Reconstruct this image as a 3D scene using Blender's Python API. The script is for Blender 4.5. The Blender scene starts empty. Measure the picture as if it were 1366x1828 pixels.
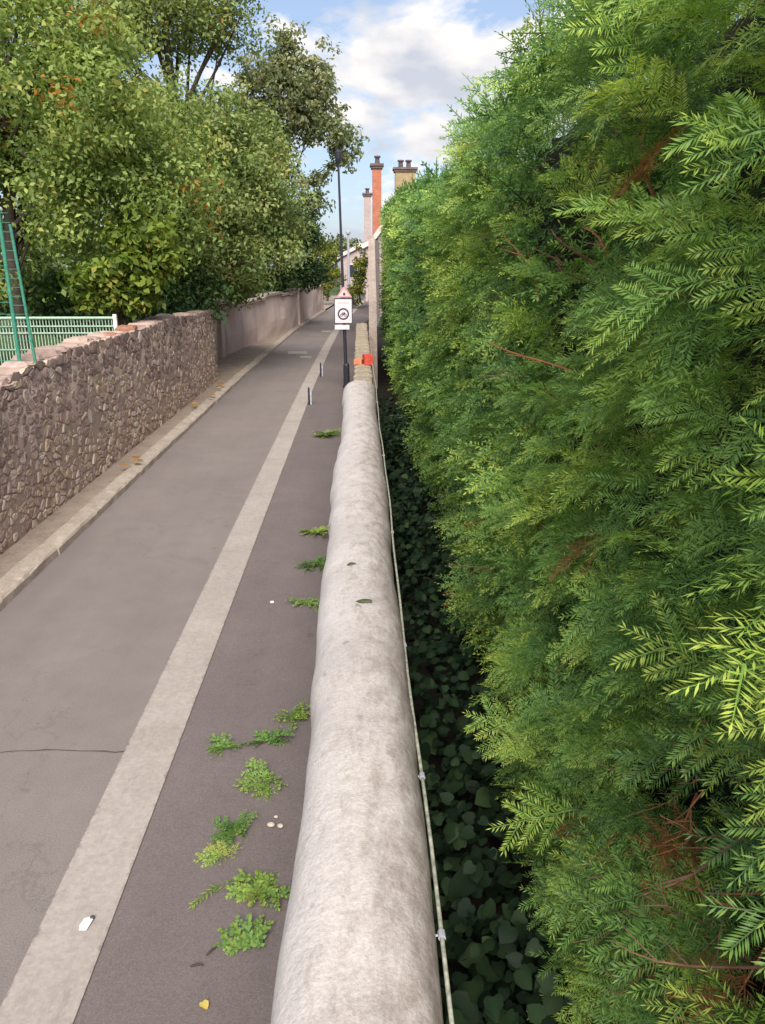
import bpy, math, random
import numpy as np
from mathutils import Vector, Matrix

random.seed(7)
rng = np.random.default_rng(11)
S = bpy.context.scene
COL = S.collection
R = math.radians

# ------------------------------------------------------------------ camera
H = 2.2                      # camera height above the path
FPX, W0, H0 = 1373.0, 1366.0, 1828.0
PITCH = math.atan((914 - 475) / FPX)
YAW = math.atan((683 - 642) / FPX * math.cos(PITCH))
cam = bpy.data.cameras.new('camera')
cam.sensor_fit = 'VERTICAL'
cam.sensor_height = 24.0
cam.lens = FPX / H0 * 24.0
cam.clip_start = 0.05
cam.clip_end = 2000
camo = bpy.data.objects.new('camera', cam)
COL.objects.link(camo)
camo.location = (0, 0, H)
camo.rotation_euler = (math.pi / 2 - PITCH, 0, -YAW)
S.camera = camo

# ------------------------------------------------------------------ sky, sun, exposure
SUN_EL, SUN_AZ = 45.0, 180.0      # azimuth clockwise from +Y: behind and to the left of the camera
EXPOSURE = 1.05
sdir = Vector((math.sin(R(SUN_AZ)) * math.cos(R(SUN_EL)), math.cos(R(SUN_AZ)) * math.cos(R(SUN_EL)), math.sin(R(SUN_EL))))
sl = bpy.data.lights.new('sun', 'SUN')
sl.energy = 3.5
sl.angle = R(40)
sl.color = (1.0, 0.95, 0.87)
so = bpy.data.objects.new('sun', sl)
COL.objects.link(so)
so.rotation_euler = sdir.to_track_quat('Z', 'Y').to_euler()

world = bpy.data.worlds.new('World')
S.world = world
world.use_nodes = True
nt = world.node_tree
for n in list(nt.nodes):
    nt.nodes.remove(n)
def wn(t, **k):
    n = nt.nodes.new(t)
    for a, b in k.items():
        setattr(n, a, b)
    return n
out = wn('ShaderNodeOutputWorld')
bg = wn('ShaderNodeBackground')
sky = wn('ShaderNodeTexSky')
sky.sky_type = 'NISHITA'
sky.sun_disc = False
sky.sun_elevation = R(SUN_EL)
sky.sun_rotation = R(SUN_AZ)
sky.air_density = 1.0
sky.dust_density = 1.5
tc = wn('ShaderNodeTexCoord')
# cumulus clouds: 3D noise on the sky direction, stretched flat
mp = wn('ShaderNodeMapping')
mp.inputs['Scale'].default_value = (1.0, 1.0, 2.2)
mp.inputs['Location'].default_value = (0.6, 8.8, 0.25)
nz = wn('ShaderNodeTexNoise')
nz.inputs['Scale'].default_value = 3.6
nz.inputs['Detail'].default_value = 9
nz.inputs['Roughness'].default_value = 0.55
nz.inputs['Distortion'].default_value = 0.25
cr = wn('ShaderNodeValToRGB')
cr.color_ramp.elements[0].position = 0.505
cr.color_ramp.elements[1].position = 0.565
nz2 = wn('ShaderNodeTexNoise')
nz2.inputs['Scale'].default_value = 7.0
nz2.inputs['Detail'].default_value = 6
cc = wn('ShaderNodeValToRGB')
cc.color_ramp.elements[0].position = 0.40
cc.color_ramp.elements[0].color = (3.5, 3.7, 4.2, 1)
cc.color_ramp.elements[1].position = 0.62
cc.color_ramp.elements[1].color = (6.6, 6.2, 5.8, 1)
veil = wn('ShaderNodeMix', data_type='RGBA')
veil.inputs[0].default_value = 0.5
veil.inputs[7].default_value = (2.7, 3.4, 4.8, 1)
mx = wn('ShaderNodeMix', data_type='RGBA')
L = nt.links.new
L(tc.outputs['Generated'], mp.inputs['Vector'])
L(mp.outputs['Vector'], nz.inputs['Vector'])
L(mp.outputs['Vector'], nz2.inputs['Vector'])
L(nz.outputs['Fac'], cr.inputs['Fac'])
L(nz2.outputs['Fac'], cc.inputs['Fac'])
L(sky.outputs['Color'], veil.inputs[6])
L(veil.outputs[2], mx.inputs[6])
L(cc.outputs['Color'], mx.inputs[7])
L(cr.outputs['Color'], mx.inputs[0])
L(mx.outputs[2], bg.inputs['Color'])
bg.inputs['Strength'].default_value = 0.09
L(bg.outputs['Background'], out.inputs['Surface'])

S.view_settings.view_transform = 'Standard'
S.view_settings.look = 'None'
S.view_settings.exposure = EXPOSURE
S.view_settings.gamma = 1.0
S.view_settings.use_curve_mapping = False

# ------------------------------------------------------------------ helpers
_cp, _sp, _cy, _sy = math.cos(PITCH), math.sin(PITCH), math.cos(YAW), math.sin(YAW)
def ray(px, py):
    u, v = (px - 683) / FPX, (914 - py) / FPX
    x, y, z = u, _cp + v * _sp, -_sp + v * _cp
    return Vector((x * _cy + y * _sy, -x * _sy + y * _cy, z))
def on_z(px, py, z=0.0):
    d = ray(px, py)
    t = (z - H) / d.z
    return Vector((d.x * t, d.y * t, z))
def at_y(px, py, Y):
    d = ray(px, py)
    t = Y / d.y
    return Vector((d.x * t, Y, H + d.z * t))

_G = rng.random((64, 64, 64))
def vnoise(p):
    p = np.asarray(p, float)
    i = np.floor(p).astype(int)
    f = p - i
    f = f * f * (3 - 2 * f)
    r = 0
    for a in (0, 1):
        for b in (0, 1):
            for c in (0, 1):
                w = (f[..., 0] if a else 1 - f[..., 0]) * (f[..., 1] if b else 1 - f[..., 1]) * (f[..., 2] if c else 1 - f[..., 2])
                r = r + w * _G[(i[..., 0] + a) % 64, (i[..., 1] + b) % 64, (i[..., 2] + c) % 64]
    return r * 2 - 1
def fbm(p, o=3):
    p = np.asarray(p, float)
    s, a = 0, 1.0
    for k in range(o):
        s = s + a * vnoise(p * (2 ** k) + 17.3 * k)
        a *= 0.5
    return s

def mesh_np(name, V, F, tint=None, smooth=False):
    """V (n,3), F (m,k) all faces of one size, or list of arrays"""
    me = bpy.data.meshes.new(name)
    V = np.asarray(V, np.float32)
    Fs = F if isinstance(F, list) else [F]
    Fs = [np.asarray(f, np.int32) for f in Fs if len(f)]
    nl = sum(f.size for f in Fs)
    nf = sum(len(f) for f in Fs)
    me.vertices.add(len(V))
    me.vertices.foreach_set('co', V.ravel())
    me.loops.add(nl)
    me.loops.foreach_set('vertex_index', np.concatenate([f.ravel() for f in Fs]))
    me.polygons.add(nf)
    ls = np.concatenate([np.full(len(f), f.shape[1], np.int32) for f in Fs])
    st = np.concatenate([[0], np.cumsum(ls)[:-1]]).astype(np.int32)
    me.polygons.foreach_set('loop_start', st)
    if smooth:
        me.polygons.foreach_set('use_smooth', np.ones(nf, bool))
    me.update(calc_edges=True)
    if tint is not None:
        a = me.attributes.new('tint', 'FLOAT', 'POINT')
        a.data.foreach_set('value', np.asarray(tint, np.float32))
    return me

def link(name, me, mat=None, parent=None, loc=None):
    o = bpy.data.objects.new(name, me)
    COL.objects.link(o)
    if me is not None and mat is not None and not me.materials:
        me.materials.append(mat)
    if parent is not None:
        o.parent = parent
    if loc is not None:
        o.location = loc
    return o
def tag(o, label, cat, group=None):
    o['label'] = label
    o['category'] = cat
    if group:
        o['group'] = group
    return o
def empty(name, loc, label, cat, group=None):
    o = bpy.data.objects.new(name, None)
    COL.objects.link(o)
    o.location = loc
    o.empty_display_size = 0.1
    return tag(o, label, cat, group)
def struct(o):
    o['kind'] = 'structure'
    return o

class MB:
    def __init__(s):
        s.v, s.q, s.t, s.n = [], [], [], []
        s.ng = []
        s.tint = []
    def add(s, V, quads=None, tris=None, tint=0.5):
        b = len(s.v)
        s.v += [tuple(p) for p in V]
        if np.ndim(tint) == 0:
            s.tint += [tint] * len(V)
        else:
            s.tint += list(tint)
        for f in quads or []:
            s.q.append([b + i for i in f])
        for f in tris or []:
            s.t.append([b + i for i in f])
        return s
    def poly(s, V, tint=0.5):
        b = len(s.v)
        s.v += [tuple(p) for p in V]
        s.tint += [tint] * len(V)
        s.ng.append([b + i for i in range(len(V))])
        return s
    def box(s, c, d, rz=0.0, tint=0.5):
        cx, cy, cz = c
        a, b, e = d[0] / 2, d[1] / 2, d[2] / 2
        co, si = math.cos(rz), math.sin(rz)
        V = []
        for z in (-e, e):
            for x, y in ((-a, -b), (a, -b), (a, b), (-a, b)):
                V.append((cx + x * co - y * si, cy + x * si + y * co, cz + z))
        return s.add(V, [(3, 2, 1, 0), (4, 5, 6, 7), (0, 1, 5, 4), (1, 2, 6, 5), (2, 3, 7, 6), (3, 0, 4, 7)], tint=tint)
    def tube(s, pts, rad, n=8, caps=True, tint=0.5):
        pts = [Vector(p) for p in pts]
        if not hasattr(rad, '__len__'):
            rad = [rad] * len(pts)
        V, Q = [], []
        prev = None
        for i, p in enumerate(pts):
            t = (pts[min(i + 1, len(pts) - 1)] - pts[max(i - 1, 0)]).normalized()
            if prev is None:
                up = Vector((0, 0, 1)) if abs(t.z) < 0.9 else Vector((1, 0, 0))
                a = t.cross(up).normalized()
            else:
                a = (prev - t * prev.dot(t)).normalized()
            prev = a
            b = t.cross(a)
            for k in range(n):
                an = 2 * math.pi * k / n
                V.append(p + (a * math.cos(an) + b * math.sin(an)) * rad[i])
        m = len(pts)
        for i in range(m - 1):
            for k in range(n):
                Q.append((i * n + k, i * n + (k + 1) % n, (i + 1) * n + (k + 1) % n, (i + 1) * n + k))
        s.add(V, Q, tint=tint)
        if caps:
            s.poly(V[:n][::-1], tint)
            s.poly(V[-n:], tint)
        return s
    def lathe(s, c, prof, n=16, tint=0.5):
        V, Q = [], []
        for r, z in prof:
            for k in range(n):
                an = 2 * math.pi * k / n
                V.append((c[0] + r * math.cos(an), c[1] + r * math.sin(an), c[2] + z))
        for i in range(len(prof) - 1):
            for k in range(n):
                Q.append((i * n + k, i * n + (k + 1) % n, (i + 1) * n + (k + 1) % n, (i + 1) * n + k))
        s.add(V, Q, tint=tint)
        s.poly(V[:n][::-1], tint)
        s.poly(V[-n:], tint)
        return s
    def mesh(s, name, smooth=False):
        me = bpy.data.meshes.new(name)
        me.from_pydata(s.v, [], s.q + s.t + s.ng)
        if smooth:
            me.polygons.foreach_set('use_smooth', np.ones(len(me.polygons), bool))
        a = me.attributes.new('tint', 'FLOAT', 'POINT')
        a.data.foreach_set('value', np.asarray(s.tint, np.float32))
        me.update()
        return me
    def obj(s, name, mat, parent=None, smooth=False, loc=None):
        return link(name, s.mesh(name, smooth), mat, parent, loc)

# ------------------------------------------------------------------ materials
def newmat(name):
    m = bpy.data.materials.new(name)
    m.use_nodes = True
    t = m.node_tree
    b = t.nodes['Principled BSDF']
    b.inputs['Specular IOR Level'].default_value = 0.25
    return m, t, b
def N(t, typ, **k):
    n = t.nodes.new(typ)
    for a, b in k.items():
        if a in n.inputs.keys():
            n.inputs[a].default_value = b
        else:
            setattr(n, a, b)
    return n
def ramp(t, fac, stops):
    r = t.nodes.new('ShaderNodeValToRGB')
    e = r.color_ramp.elements
    while len(e) < len(stops):
        e.new(0.5)
    for el, (p, c) in zip(e, stops):
        el.position = p
        el.color = tuple(c) + (1,) if len(c) == 3 else c
    t.links.new(fac, r.inputs['Fac'])
    return r.outputs['Color']
def mixc(t, fac, a, b, mode='MIX'):
    m = t.nodes.new('ShaderNodeMix')
    m.data_type = 'RGBA'
    m.blend_type = mode
    for i, v in ((0, fac), (6, a), (7, b)):
        if hasattr(v, 'is_linked') or hasattr(v, 'links'):
            t.links.new(v, m.inputs[i])
        else:
            m.inputs[i].default_value = v if i == 0 else (tuple(v) + (1,) if len(v) == 3 else v)
    return m.outputs[2]
def noise(t, scale, detail=4, rough=0.55, vec=None, stretch=None):
    n = N(t, 'ShaderNodeTexNoise')
    n.inputs['Scale'].default_value = scale
    n.inputs['Detail'].default_value = detail
    n.inputs['Roughness'].default_value = rough
    if vec is None:
        vec = t.nodes.new('ShaderNodeTexCoord').outputs['Object']
    if stretch:
        mp = t.nodes.new('ShaderNodeMapping')
        mp.inputs['Scale'].default_value = stretch
        t.links.new(vec, mp.inputs['Vector'])
        vec = mp.outputs['Vector']
    t.links.new(vec, n.inputs['Vector'])
    return n.outputs['Fac']
def bump(t, b, h, strength=0.3, dist=0.01):
    n = t.nodes.new('ShaderNodeBump')
    n.inputs['Strength'].default_value = strength
    n.inputs['Distance'].default_value = dist
    t.links.new(h, n.inputs['Height'])
    t.links.new(n.outputs['Normal'], b.inputs['Normal'])

def asphalt(name, c1, c2):
    m, t, b = newmat(name)
    co = t.nodes.new('ShaderNodeTexCoord').outputs['Object']
    big = noise(t, 0.9, 4, 0.55, co)
    fine = noise(t, 150, 3, 0.8, co)
    patch = noise(t, 4.5, 7, 0.7, co)
    c = ramp(t, big, [(0.3, c1), (0.7, c2)])
    c = mixc(t, 0.55, c, ramp(t, fine, [(0.28, (0.28, 0.27, 0.27)), (0.5, (0.5, 0.5, 0.5)), (0.72, (0.80, 0.78, 0.76))]), 'OVERLAY')
    c = mixc(t, 0.18, c, ramp(t, patch, [(0.35, (0.36, 0.34, 0.33)), (0.65, (0.62, 0.61, 0.60))]), 'OVERLAY')
    # darker worn streaks along the path and a few small stains
    lng = noise(t, 2.4, 4, 0.6, co, (1.6, 0.12, 1.0))
    c = mixc(t, 0.18, c, ramp(t, lng, [(0.35, (0.38, 0.37, 0.37)), (0.65, (0.58, 0.58, 0.57))]), 'OVERLAY')
    stn = noise(t, 7.0, 3, 0.5, co)
    c = mixc(t, ramp(t, stn, [(0.68, (0, 0, 0)), (0.74, (0.35, 0.35, 0.35))]), c, (c1[0] * 0.55, c1[1] * 0.55, c1[2] * 0.55))
    # fine cracks
    dn = noise(t, 3.0, 5, 0.6, co)
    vo = N(t, 'ShaderNodeTexVoronoi', feature='DISTANCE_TO_EDGE')
    vo.inputs['Scale'].default_value = 0.55
    ad = t.nodes.new('ShaderNodeVectorMath')
    ad.operation = 'ADD'
    cb = t.nodes.new('ShaderNodeCombineXYZ')
    t.links.new(dn, cb.inputs[0])
    t.links.new(patch, cb.inputs[1])
    t.links.new(co, ad.inputs[0])
    t.links.new(cb.outputs[0], ad.inputs[1])
    t.links.new(ad.outputs[0], vo.inputs['Vector'])
    c = mixc(t, ramp(t, vo.outputs['Distance'], [(0.0, (0.30, 0.30, 0.30)), (0.0035, (0, 0, 0))]), c, (0.06, 0.05, 0.045))
    t.links.new(c, b.inputs['Base Color'])
    b.inputs['Roughness'].default_value = 0.85
    bump(t, b, fine, 0.6, 0.004)
    return m
def stony(name, c1, c2, scale=12, bs=0.4, rough=0.9, spots=None):
    m, t, b = newmat(name)
    n1 = noise(t, scale, 6, 0.6)
    n2 = noise(t, scale * 9, 3, 0.6)
    c = ramp(t, n1, [(0.3, c1), (0.7, c2)])
    c = mixc(t, 0.5, c, ramp(t, n2, [(0.3, (0.32, 0.32, 0.32)), (0.7, (0.66, 0.66, 0.66))]), 'OVERLAY')
    if spots:
        n3 = noise(t, scale * 1.7, 5, 0.7)
        f = ramp(t, n3, [(0.60, (0, 0, 0)), (0.68, (1, 1, 1))])
        c = mixc(t, f, c, spots)
    t.links.new(c, b.inputs['Base Color'])
    b.inputs['Roughness'].default_value = rough
    bump(t, b, n2, bs, 0.006)
    return m
def tinted(name, stops, rough=0.9, var=18, bs=0.4):
    m, t, b = newmat(name)
    a = N(t, 'ShaderNodeAttribute', attribute_name='tint')
    c = ramp(t, a.outputs['Fac'], stops)
    n2 = noise(t, var, 6, 0.65)
    c = mixc(t, 0.6, c, ramp(t, n2, [(0.3, (0.33, 0.33, 0.33)), (0.7, (0.66, 0.66, 0.66))]), 'OVERLAY')
    t.links.new(c, b.inputs['Base Color'])
    b.inputs['Roughness'].default_value = rough
    bump(t, b, n2, bs, 0.008)
    return m
def leafmat(name, stops, trans=0.38, rough=0.5, spec=0.25):
    m, t, b = newmat(name)
    a = N(t, 'ShaderNodeAttribute', attribute_name='tint')
    c = ramp(t, a.outputs['Fac'], stops)
    t.links.new(c, b.inputs['Base Color'])
    b.inputs['Roughness'].default_value = rough
    b.inputs['Specular IOR Level'].default_value = spec
    tr = t.nodes.new('ShaderNodeBsdfTranslucent')
    c2 = mixc(t, 1.0, c, (1.0, 1.0, 0.55), 'MULTIPLY')
    t.links.new(c2, tr.inputs['Color'])
    ms = t.nodes.new('ShaderNodeMixShader')
    ms.inputs[0].default_value = trans
    t.links.new(b.outputs[0], ms.inputs[1])
    t.links.new(tr.outputs[0], ms.inputs[2])
    t.links.new(ms.outputs[0], t.nodes['Material Output'].inputs['Surface'])
    return m
def plain(name, c, rough=0.6, metal=0.0, var=0.25, scale=30):
    m, t, b = newmat(name)
    n1 = noise(t, scale, 5, 0.6)
    lo = 0.5 - var
    hi = 0.5 + var
    cc_ = mixc(t, 0.6, c, ramp(t, n1, [(0.3, (lo, lo, lo)), (0.7, (hi, hi, hi))]), 'OVERLAY')
    t.links.new(cc_, b.inputs['Base Color'])
    b.inputs['Roughness'].default_value = rough
    b.inputs['Metallic'].default_value = metal
    return m

M = {}
M['lane'] = asphalt('asphalt_left', (0.158, 0.134, 0.126), (0.180, 0.154, 0.144))
M['foot'] = asphalt('asphalt_right', (0.122, 0.100, 0.097), (0.138, 0.114, 0.109))
M['soil'] = stony('soil', (0.05, 0.038, 0.028), (0.10, 0.075, 0.055), 6)
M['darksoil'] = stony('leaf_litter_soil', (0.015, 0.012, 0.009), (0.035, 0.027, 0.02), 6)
M['verge'] = stony('dusty_verge', (0.22, 0.17, 0.135), (0.31, 0.245, 0.19), 5, spots=(0.20, 0.17, 0.09))
M['lawn'] = stony('lawn_ground', (0.035, 0.06, 0.015), (0.06, 0.09, 0.025), 3)
M['kerb'] = stony('kerb_stone', (0.28, 0.23, 0.185), (0.40, 0.335, 0.275), 7, spots=(0.48, 0.42, 0.34))
M['stone'] = tinted('rubble_stone', [(0.0, (0.20, 0.140, 0.118)), (0.3, (0.31, 0.222, 0.188)), (0.55, (0.375, 0.272, 0.228)), (0.75, (0.40, 0.305, 0.205)), (1.0, (0.52, 0.42, 0.36))])
M['mortar'] = stony('wall_mortar', (0.29, 0.215, 0.175), (0.38, 0.29, 0.23), 9)
M['brickred'] = tinted('old_red_brick', [(0, (0.20, 0.09, 0.06)), (1, (0.34, 0.17, 0.11))])
M['far_stone'] = stony('tan_stone', (0.22, 0.175, 0.13), (0.34, 0.28, 0.21), 8, spots=(0.14, 0.13, 0.07))
M['rail'] = plain('pale_green_plastic', (0.30, 0.30, 0.24), 0.7, var=0.4, scale=60)
M['green'] = plain('green_painted_steel', (0.045, 0.19, 0.13), 0.5)
M['palegreen'] = plain('faded_green_wire', (0.32, 0.44, 0.33), 0.5)
M['whitepost'] = plain('white_paint', (0.72, 0.72, 0.66), 0.5)
M['dark'] = plain('dark_painted_steel', (0.030, 0.028, 0.040), 0.45)
M['grey'] = plain('galvanised_grey', (0.32, 0.32, 0.36), 0.5)
M['signwhite'] = plain('sign_white', (0.62, 0.53, 0.56), 0.4, var=0.08)
M['signdark'] = plain('sign_dark', (0.055, 0.045, 0.06), 0.4, var=0.1)
M['signred'] = plain('sign_red', (0.46, 0.24, 0.25), 0.4, var=0.1)
M['signpink'] = plain('sign_faded', (0.60, 0.42, 0.42), 0.4, var=0.1)
M['bark'] = stony('bark', (0.035, 0.028, 0.022), (0.085, 0.068, 0.052), 14, 0.8)
M['twig'] = stony('brown_twig', (0.12, 0.062, 0.036), (0.26, 0.15, 0.09), 30, 0.4)
M['redtwig'] = stony('dead_red_twig', (0.22, 0.075, 0.035), (0.40, 0.17, 0.08), 30, 0.4)
M['core'] = stony('hedge_dark_core', (0.008, 0.010, 0.005), (0.024, 0.022, 0.012), 14, 0.8)  # near-black brown-green, shade of the hedge interior put into the colour

YEW = [(0.0, (0.040, 0.095, 0.036)), (0.3, (0.100, 0.205, 0.054)), (0.6, (0.182, 0.320, 0.070)), (0.82, (0.310, 0.460, 0.085)), (0.93, (0.48, 0.58, 0.11)), (0.97, (0.26, 0.12, 0.05)), (1.0, (0.30, 0.11, 0.05))]
M['yew'] = leafmat('yew_needles', YEW, 0.38, 0.45, 0.3)
M['leafA'] = leafmat('broad_leaves_olive', [(0, (0.105, 0.160, 0.042)), (0.5, (0.220, 0.305, 0.080)), (0.9, (0.37, 0.44, 0.13)), (1, (0.36, 0.17, 0.03))], 0.4)
M['leafB'] = leafmat('broad_leaves_mid', [(0, (0.095, 0.145, 0.042)), (0.5, (0.200, 0.270, 0.082)), (0.9, (0.34, 0.38, 0.14)), (1, (0.34, 0.20, 0.05))], 0.4)
M['leafC'] = leafmat('airy_leaves_grey_green', [(0, (0.10, 0.135, 0.062)), (0.5, (0.20, 0.235, 0.115)), (0.9, (0.34, 0.36, 0.19)), (1, (0.30, 0.21, 0.07))], 0.4)
M['leafD'] = leafmat('dark_evergreen', [(0, (0.03, 0.062, 0.025)), (0.5, (0.065, 0.125, 0.045)), (1, (0.15, 0.24, 0.06))], 0.2)
M['leafE'] = leafmat('bright_shrub_leaves', [(0, (0.05, 0.085, 0.012)), (0.5, (0.12, 0.18, 0.025)), (0.9, (0.24, 0.29, 0.05)), (1, (0.30, 0.17, 0.04))], 0.4)
M['leafF'] = leafmat('yellowish_shrub_leaves', [(0, (0.06, 0.085, 0.012)), (0.5, (0.14, 0.16, 0.02)), (1, (0.28, 0.26, 0.04))], 0.3)
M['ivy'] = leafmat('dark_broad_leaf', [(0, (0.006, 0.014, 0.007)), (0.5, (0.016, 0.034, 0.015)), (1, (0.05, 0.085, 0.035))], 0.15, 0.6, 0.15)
M['weed'] = leafmat('weed_leaves', [(0, (0.045, 0.10, 0.03)), (0.5, (0.11, 0.20, 0.045)), (0.85, (0.23, 0.32, 0.06)), (1, (0.30, 0.25, 0.08))], 0.25)
M['dry'] = leafmat('dry_leaf', [(0, (0.28, 0.13, 0.05)), (0.5, (0.45, 0.25, 0.08)), (1, (0.55, 0.42, 0.10))], 0.2)

# concrete coping: pale worn crown, brown blotches denser towards its hedge side
def coping_mat():
    m, t, b = newmat('round_concrete_coping')
    co = t.nodes.new('ShaderNodeTexCoord').outputs['Object']
    n1 = noise(t, 2.2, 5, 0.6, co)
    n2 = noise(t, 38, 6, 0.7, co)
    n3 = noise(t, 24, 8, 0.75, co, (1.0, 0.45, 1.0))
    n4 = noise(t, 140, 3, 0.6, co)
    c = ramp(t, n1, [(0.3, (0.385, 0.345, 0.325)), (0.55, (0.455, 0.412, 0.39)), (0.75, (0.44, 0.405, 0.365))])
    c = mixc(t, 0.22, c, ramp(t, n2, [(0.3, (0.36, 0.35, 0.34)), (0.7, (0.62, 0.62, 0.62))]), 'OVERLAY')
    c = mixc(t, 0.45, c, ramp(t, n4, [(0.3, (0.36, 0.35, 0.34)), (0.7, (0.62, 0.62, 0.62))]), 'OVERLAY')
    # brown blotches thicker on the hedge side (attribute = position across the coping)
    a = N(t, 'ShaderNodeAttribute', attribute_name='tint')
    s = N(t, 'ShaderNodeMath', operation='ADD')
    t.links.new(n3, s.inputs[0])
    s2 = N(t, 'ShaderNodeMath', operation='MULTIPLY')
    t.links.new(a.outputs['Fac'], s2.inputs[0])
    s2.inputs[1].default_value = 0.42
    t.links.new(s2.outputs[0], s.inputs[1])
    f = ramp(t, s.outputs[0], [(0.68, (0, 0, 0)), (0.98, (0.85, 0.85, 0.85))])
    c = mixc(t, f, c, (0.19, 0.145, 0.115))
    # small dark moss spots
    n5 = noise(t, 16, 3, 0.5, co, (1.0, 0.6, 1.0))
    f2 = ramp(t, n5, [(0.70, (0, 0, 0)), (0.76, (0.7, 0.7, 0.7))])
    c = mixc(t, f2, c, (0.13, 0.12, 0.10))
    # hairline cracks
    vo = N(t, 'ShaderNodeTexVoronoi', feature='DISTANCE_TO_EDGE')
    vo.inputs['Scale'].default_value = 1.3
    dn = t.nodes.new('ShaderNodeTexNoise')
    dn.inputs['Scale'].default_value = 5
    dn.inputs['Detail'].default_value = 5
    t.links.new(co, dn.inputs['Vector'])
    dv = t.nodes.new('ShaderNodeMix')
    dv.data_type = 'RGBA'
    dv.inputs[0].default_value = 0.35
    t.links.new(co, dv.inputs[6])
    t.links.new(dn.outputs['Color'], dv.inputs[7])
    t.links.new(dv.outputs[2], vo.inputs['Vector'])
    f3 = ramp(t, vo.outputs['Distance'], [(0.0, (0.25, 0.25, 0.25)), (0.006, (0, 0, 0))])
    c = mixc(t, f3, c, (0.20, 0.16, 0.135))
    t.links.new(c, b.inputs['Base Color'])
    b.inputs['Roughness'].default_value = 0.9
    bump(t, b, n2, 0.6, 0.008)
    return m
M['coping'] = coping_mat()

def render_wall_mat():
    m, t, b = newmat('stained_render')
    co = t.nodes.new('ShaderNodeTexCoord').outputs['Object']
    n1 = noise(t, 1.6, 5, 0.6, co)
    n2 = noise(t, 1.8, 5, 0.6, co, (1, 1, 0.12))
    n3 = noise(t, 25, 4, 0.6, co)
    c = ramp(t, n1, [(0.3, (0.54, 0.43, 0.375)), (0.7, (0.66, 0.54, 0.475))])
    c = mixc(t, ramp(t, n2, [(0.52, (0, 0, 0)), (0.70, (0.6, 0.6, 0.6))]), c, (0.30, 0.23, 0.195))
    c = mixc(t, 0.4, c, ramp(t, n3, [(0.3, (0.36, 0.36, 0.36)), (0.7, (0.62, 0.62, 0.62))]), 'OVERLAY')
    t.links.new(c, b.inputs['Base Color'])
    b.inputs['Roughness'].default_value = 0.9
    bump(t, b, n3, 0.3, 0.01)
    return m
M['render'] = render_wall_mat()
M['tallrender'] = stony('greyish_render', (0.33, 0.255, 0.225), (0.45, 0.36, 0.32), 2.5, spots=(0.20, 0.19, 0.12))

def strip_mat():
    m, t, b = newmat('worn_concrete_strip')
    co = t.nodes.new('ShaderNodeTexCoord').outputs['Object']
    n1 = noise(t, 2.5, 5, 0.6, co)
    n2 = noise(t, 45, 5, 0.7, co)
    n3 = noise(t, 14, 6, 0.75, co, (1.0, 0.25, 1.0))
    c = ramp(t, n1, [(0.3, (0.265, 0.228, 0.203)), (0.7, (0.32, 0.282, 0.255))])
    c = mixc(t, 0.55, c, ramp(t, n2, [(0.3, (0.34, 0.33, 0.32)), (0.7, (0.64, 0.64, 0.64))]), 'OVERLAY')
    f = ramp(t, n3, [(0.56, (0, 0, 0)), (0.68, (0.55, 0.55, 0.55))])
    c = mixc(t, f, c, (0.20, 0.165, 0.145))
    # ragged dirty edges
    a = N(t, 'ShaderNodeAttribute', attribute_name='tint')
    ne = noise(t, 22, 6, 0.7, co)
    ma = N(t, 'ShaderNodeMath', operation='MULTIPLY_ADD')
    t.links.new(a.outputs['Fac'], ma.inputs[0])
    ma.inputs[1].default_value = 0.34
    t.links.new(ne, ma.inputs[2])
    c = mixc(t, ramp(t, ma.outputs[0], [(0.78, (0, 0, 0)), (0.98, (1, 1, 1))]), c, (0.15, 0.125, 0.118))
    t.links.new(c, b.inputs['Base Color'])
    b.inputs['Roughness'].default_value = 0.85
    bump(t, b, n2, 0.3, 0.004)
    return m
M['strip'] = strip_mat()

# ------------------------------------------------------------------ ground, path, strip, kerb
def sh(y):        # the path drifts a little to the right far away
    return float(np.interp(y, [-5, 15, 22, 28, 38, 60], [0, 0, 0.06, 0.15, 0.55, 1.6]))
YS = [-2, -1] + [i * 0.5 for i in range(0, 30)] + list(range(15, 62))

def sheet(name, x0, x1, z, mat, ys=YS, wob=0.0):
    m = MB()
    V, Q = [], []
    for i, y in enumerate(ys):
        a = (random.random() - 0.5) * wob
        b = (random.random() - 0.5) * wob
        V += [(x0 + sh(y) + a, y, z), (x1 + sh(y) + b, y, z)]
        if i:
            Q.append((2 * i - 2, 2 * i - 1, 2 * i + 1, 2 * i))
    m.add(V, Q)
    return struct(m.obj(name, mat))
g = MB()
g.add([(-600, -600, -0.03), (600, -600, -0.03), (600, 900, -0.03), (-600, 900, -0.03)], [(0, 1, 2, 3)])
struct(g.obj('ground', M['lawn']))
XK, XSL, XSR, XW = -2.42, -1.122, -0.902, -0.05
fine = list(np.arange(-1.5, 20, 0.12)) + list(range(20, 62))
sheet('cycle_lane', XK - 0.05, XSR, 0.0, M['lane'])
sheet('footway', XSR - 0.1, XW, 0.004, M['foot'])
sm_ = MB()
V, Q, T = [], [], []
for i, y in enumerate(fine):
    cs = [XSL - 0.012, XSL + 0.022, XSR - 0.022, XSR + 0.012]
    for j, x in enumerate(cs):
        V.append((x + sh(y), y, 0.010))
        T.append(1.0 if j in (0, 3) else 0.0)
    if i:
        for j in range(3):
            Q.append((4 * i - 4 + j, 4 * i - 3 + j, 4 * i + 1 + j, 4 * i + j))
sm_.add(V, Q, tint=T)
struct(sm_.obj('edge_strip', M['strip']))
sheet('verge', -4.6, XK - 0.10, 0.055, M['verge'], [y for y in YS])
sg = MB()
sg.add([(0.0, -2, -0.01), (2.6, -2, -0.01), (2.6, 30, -0.01), (0.0, 30, -0.01)], [(0, 1, 2, 3)])
struct(sg.obj('hedge_bed', M['darksoil']))

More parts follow.
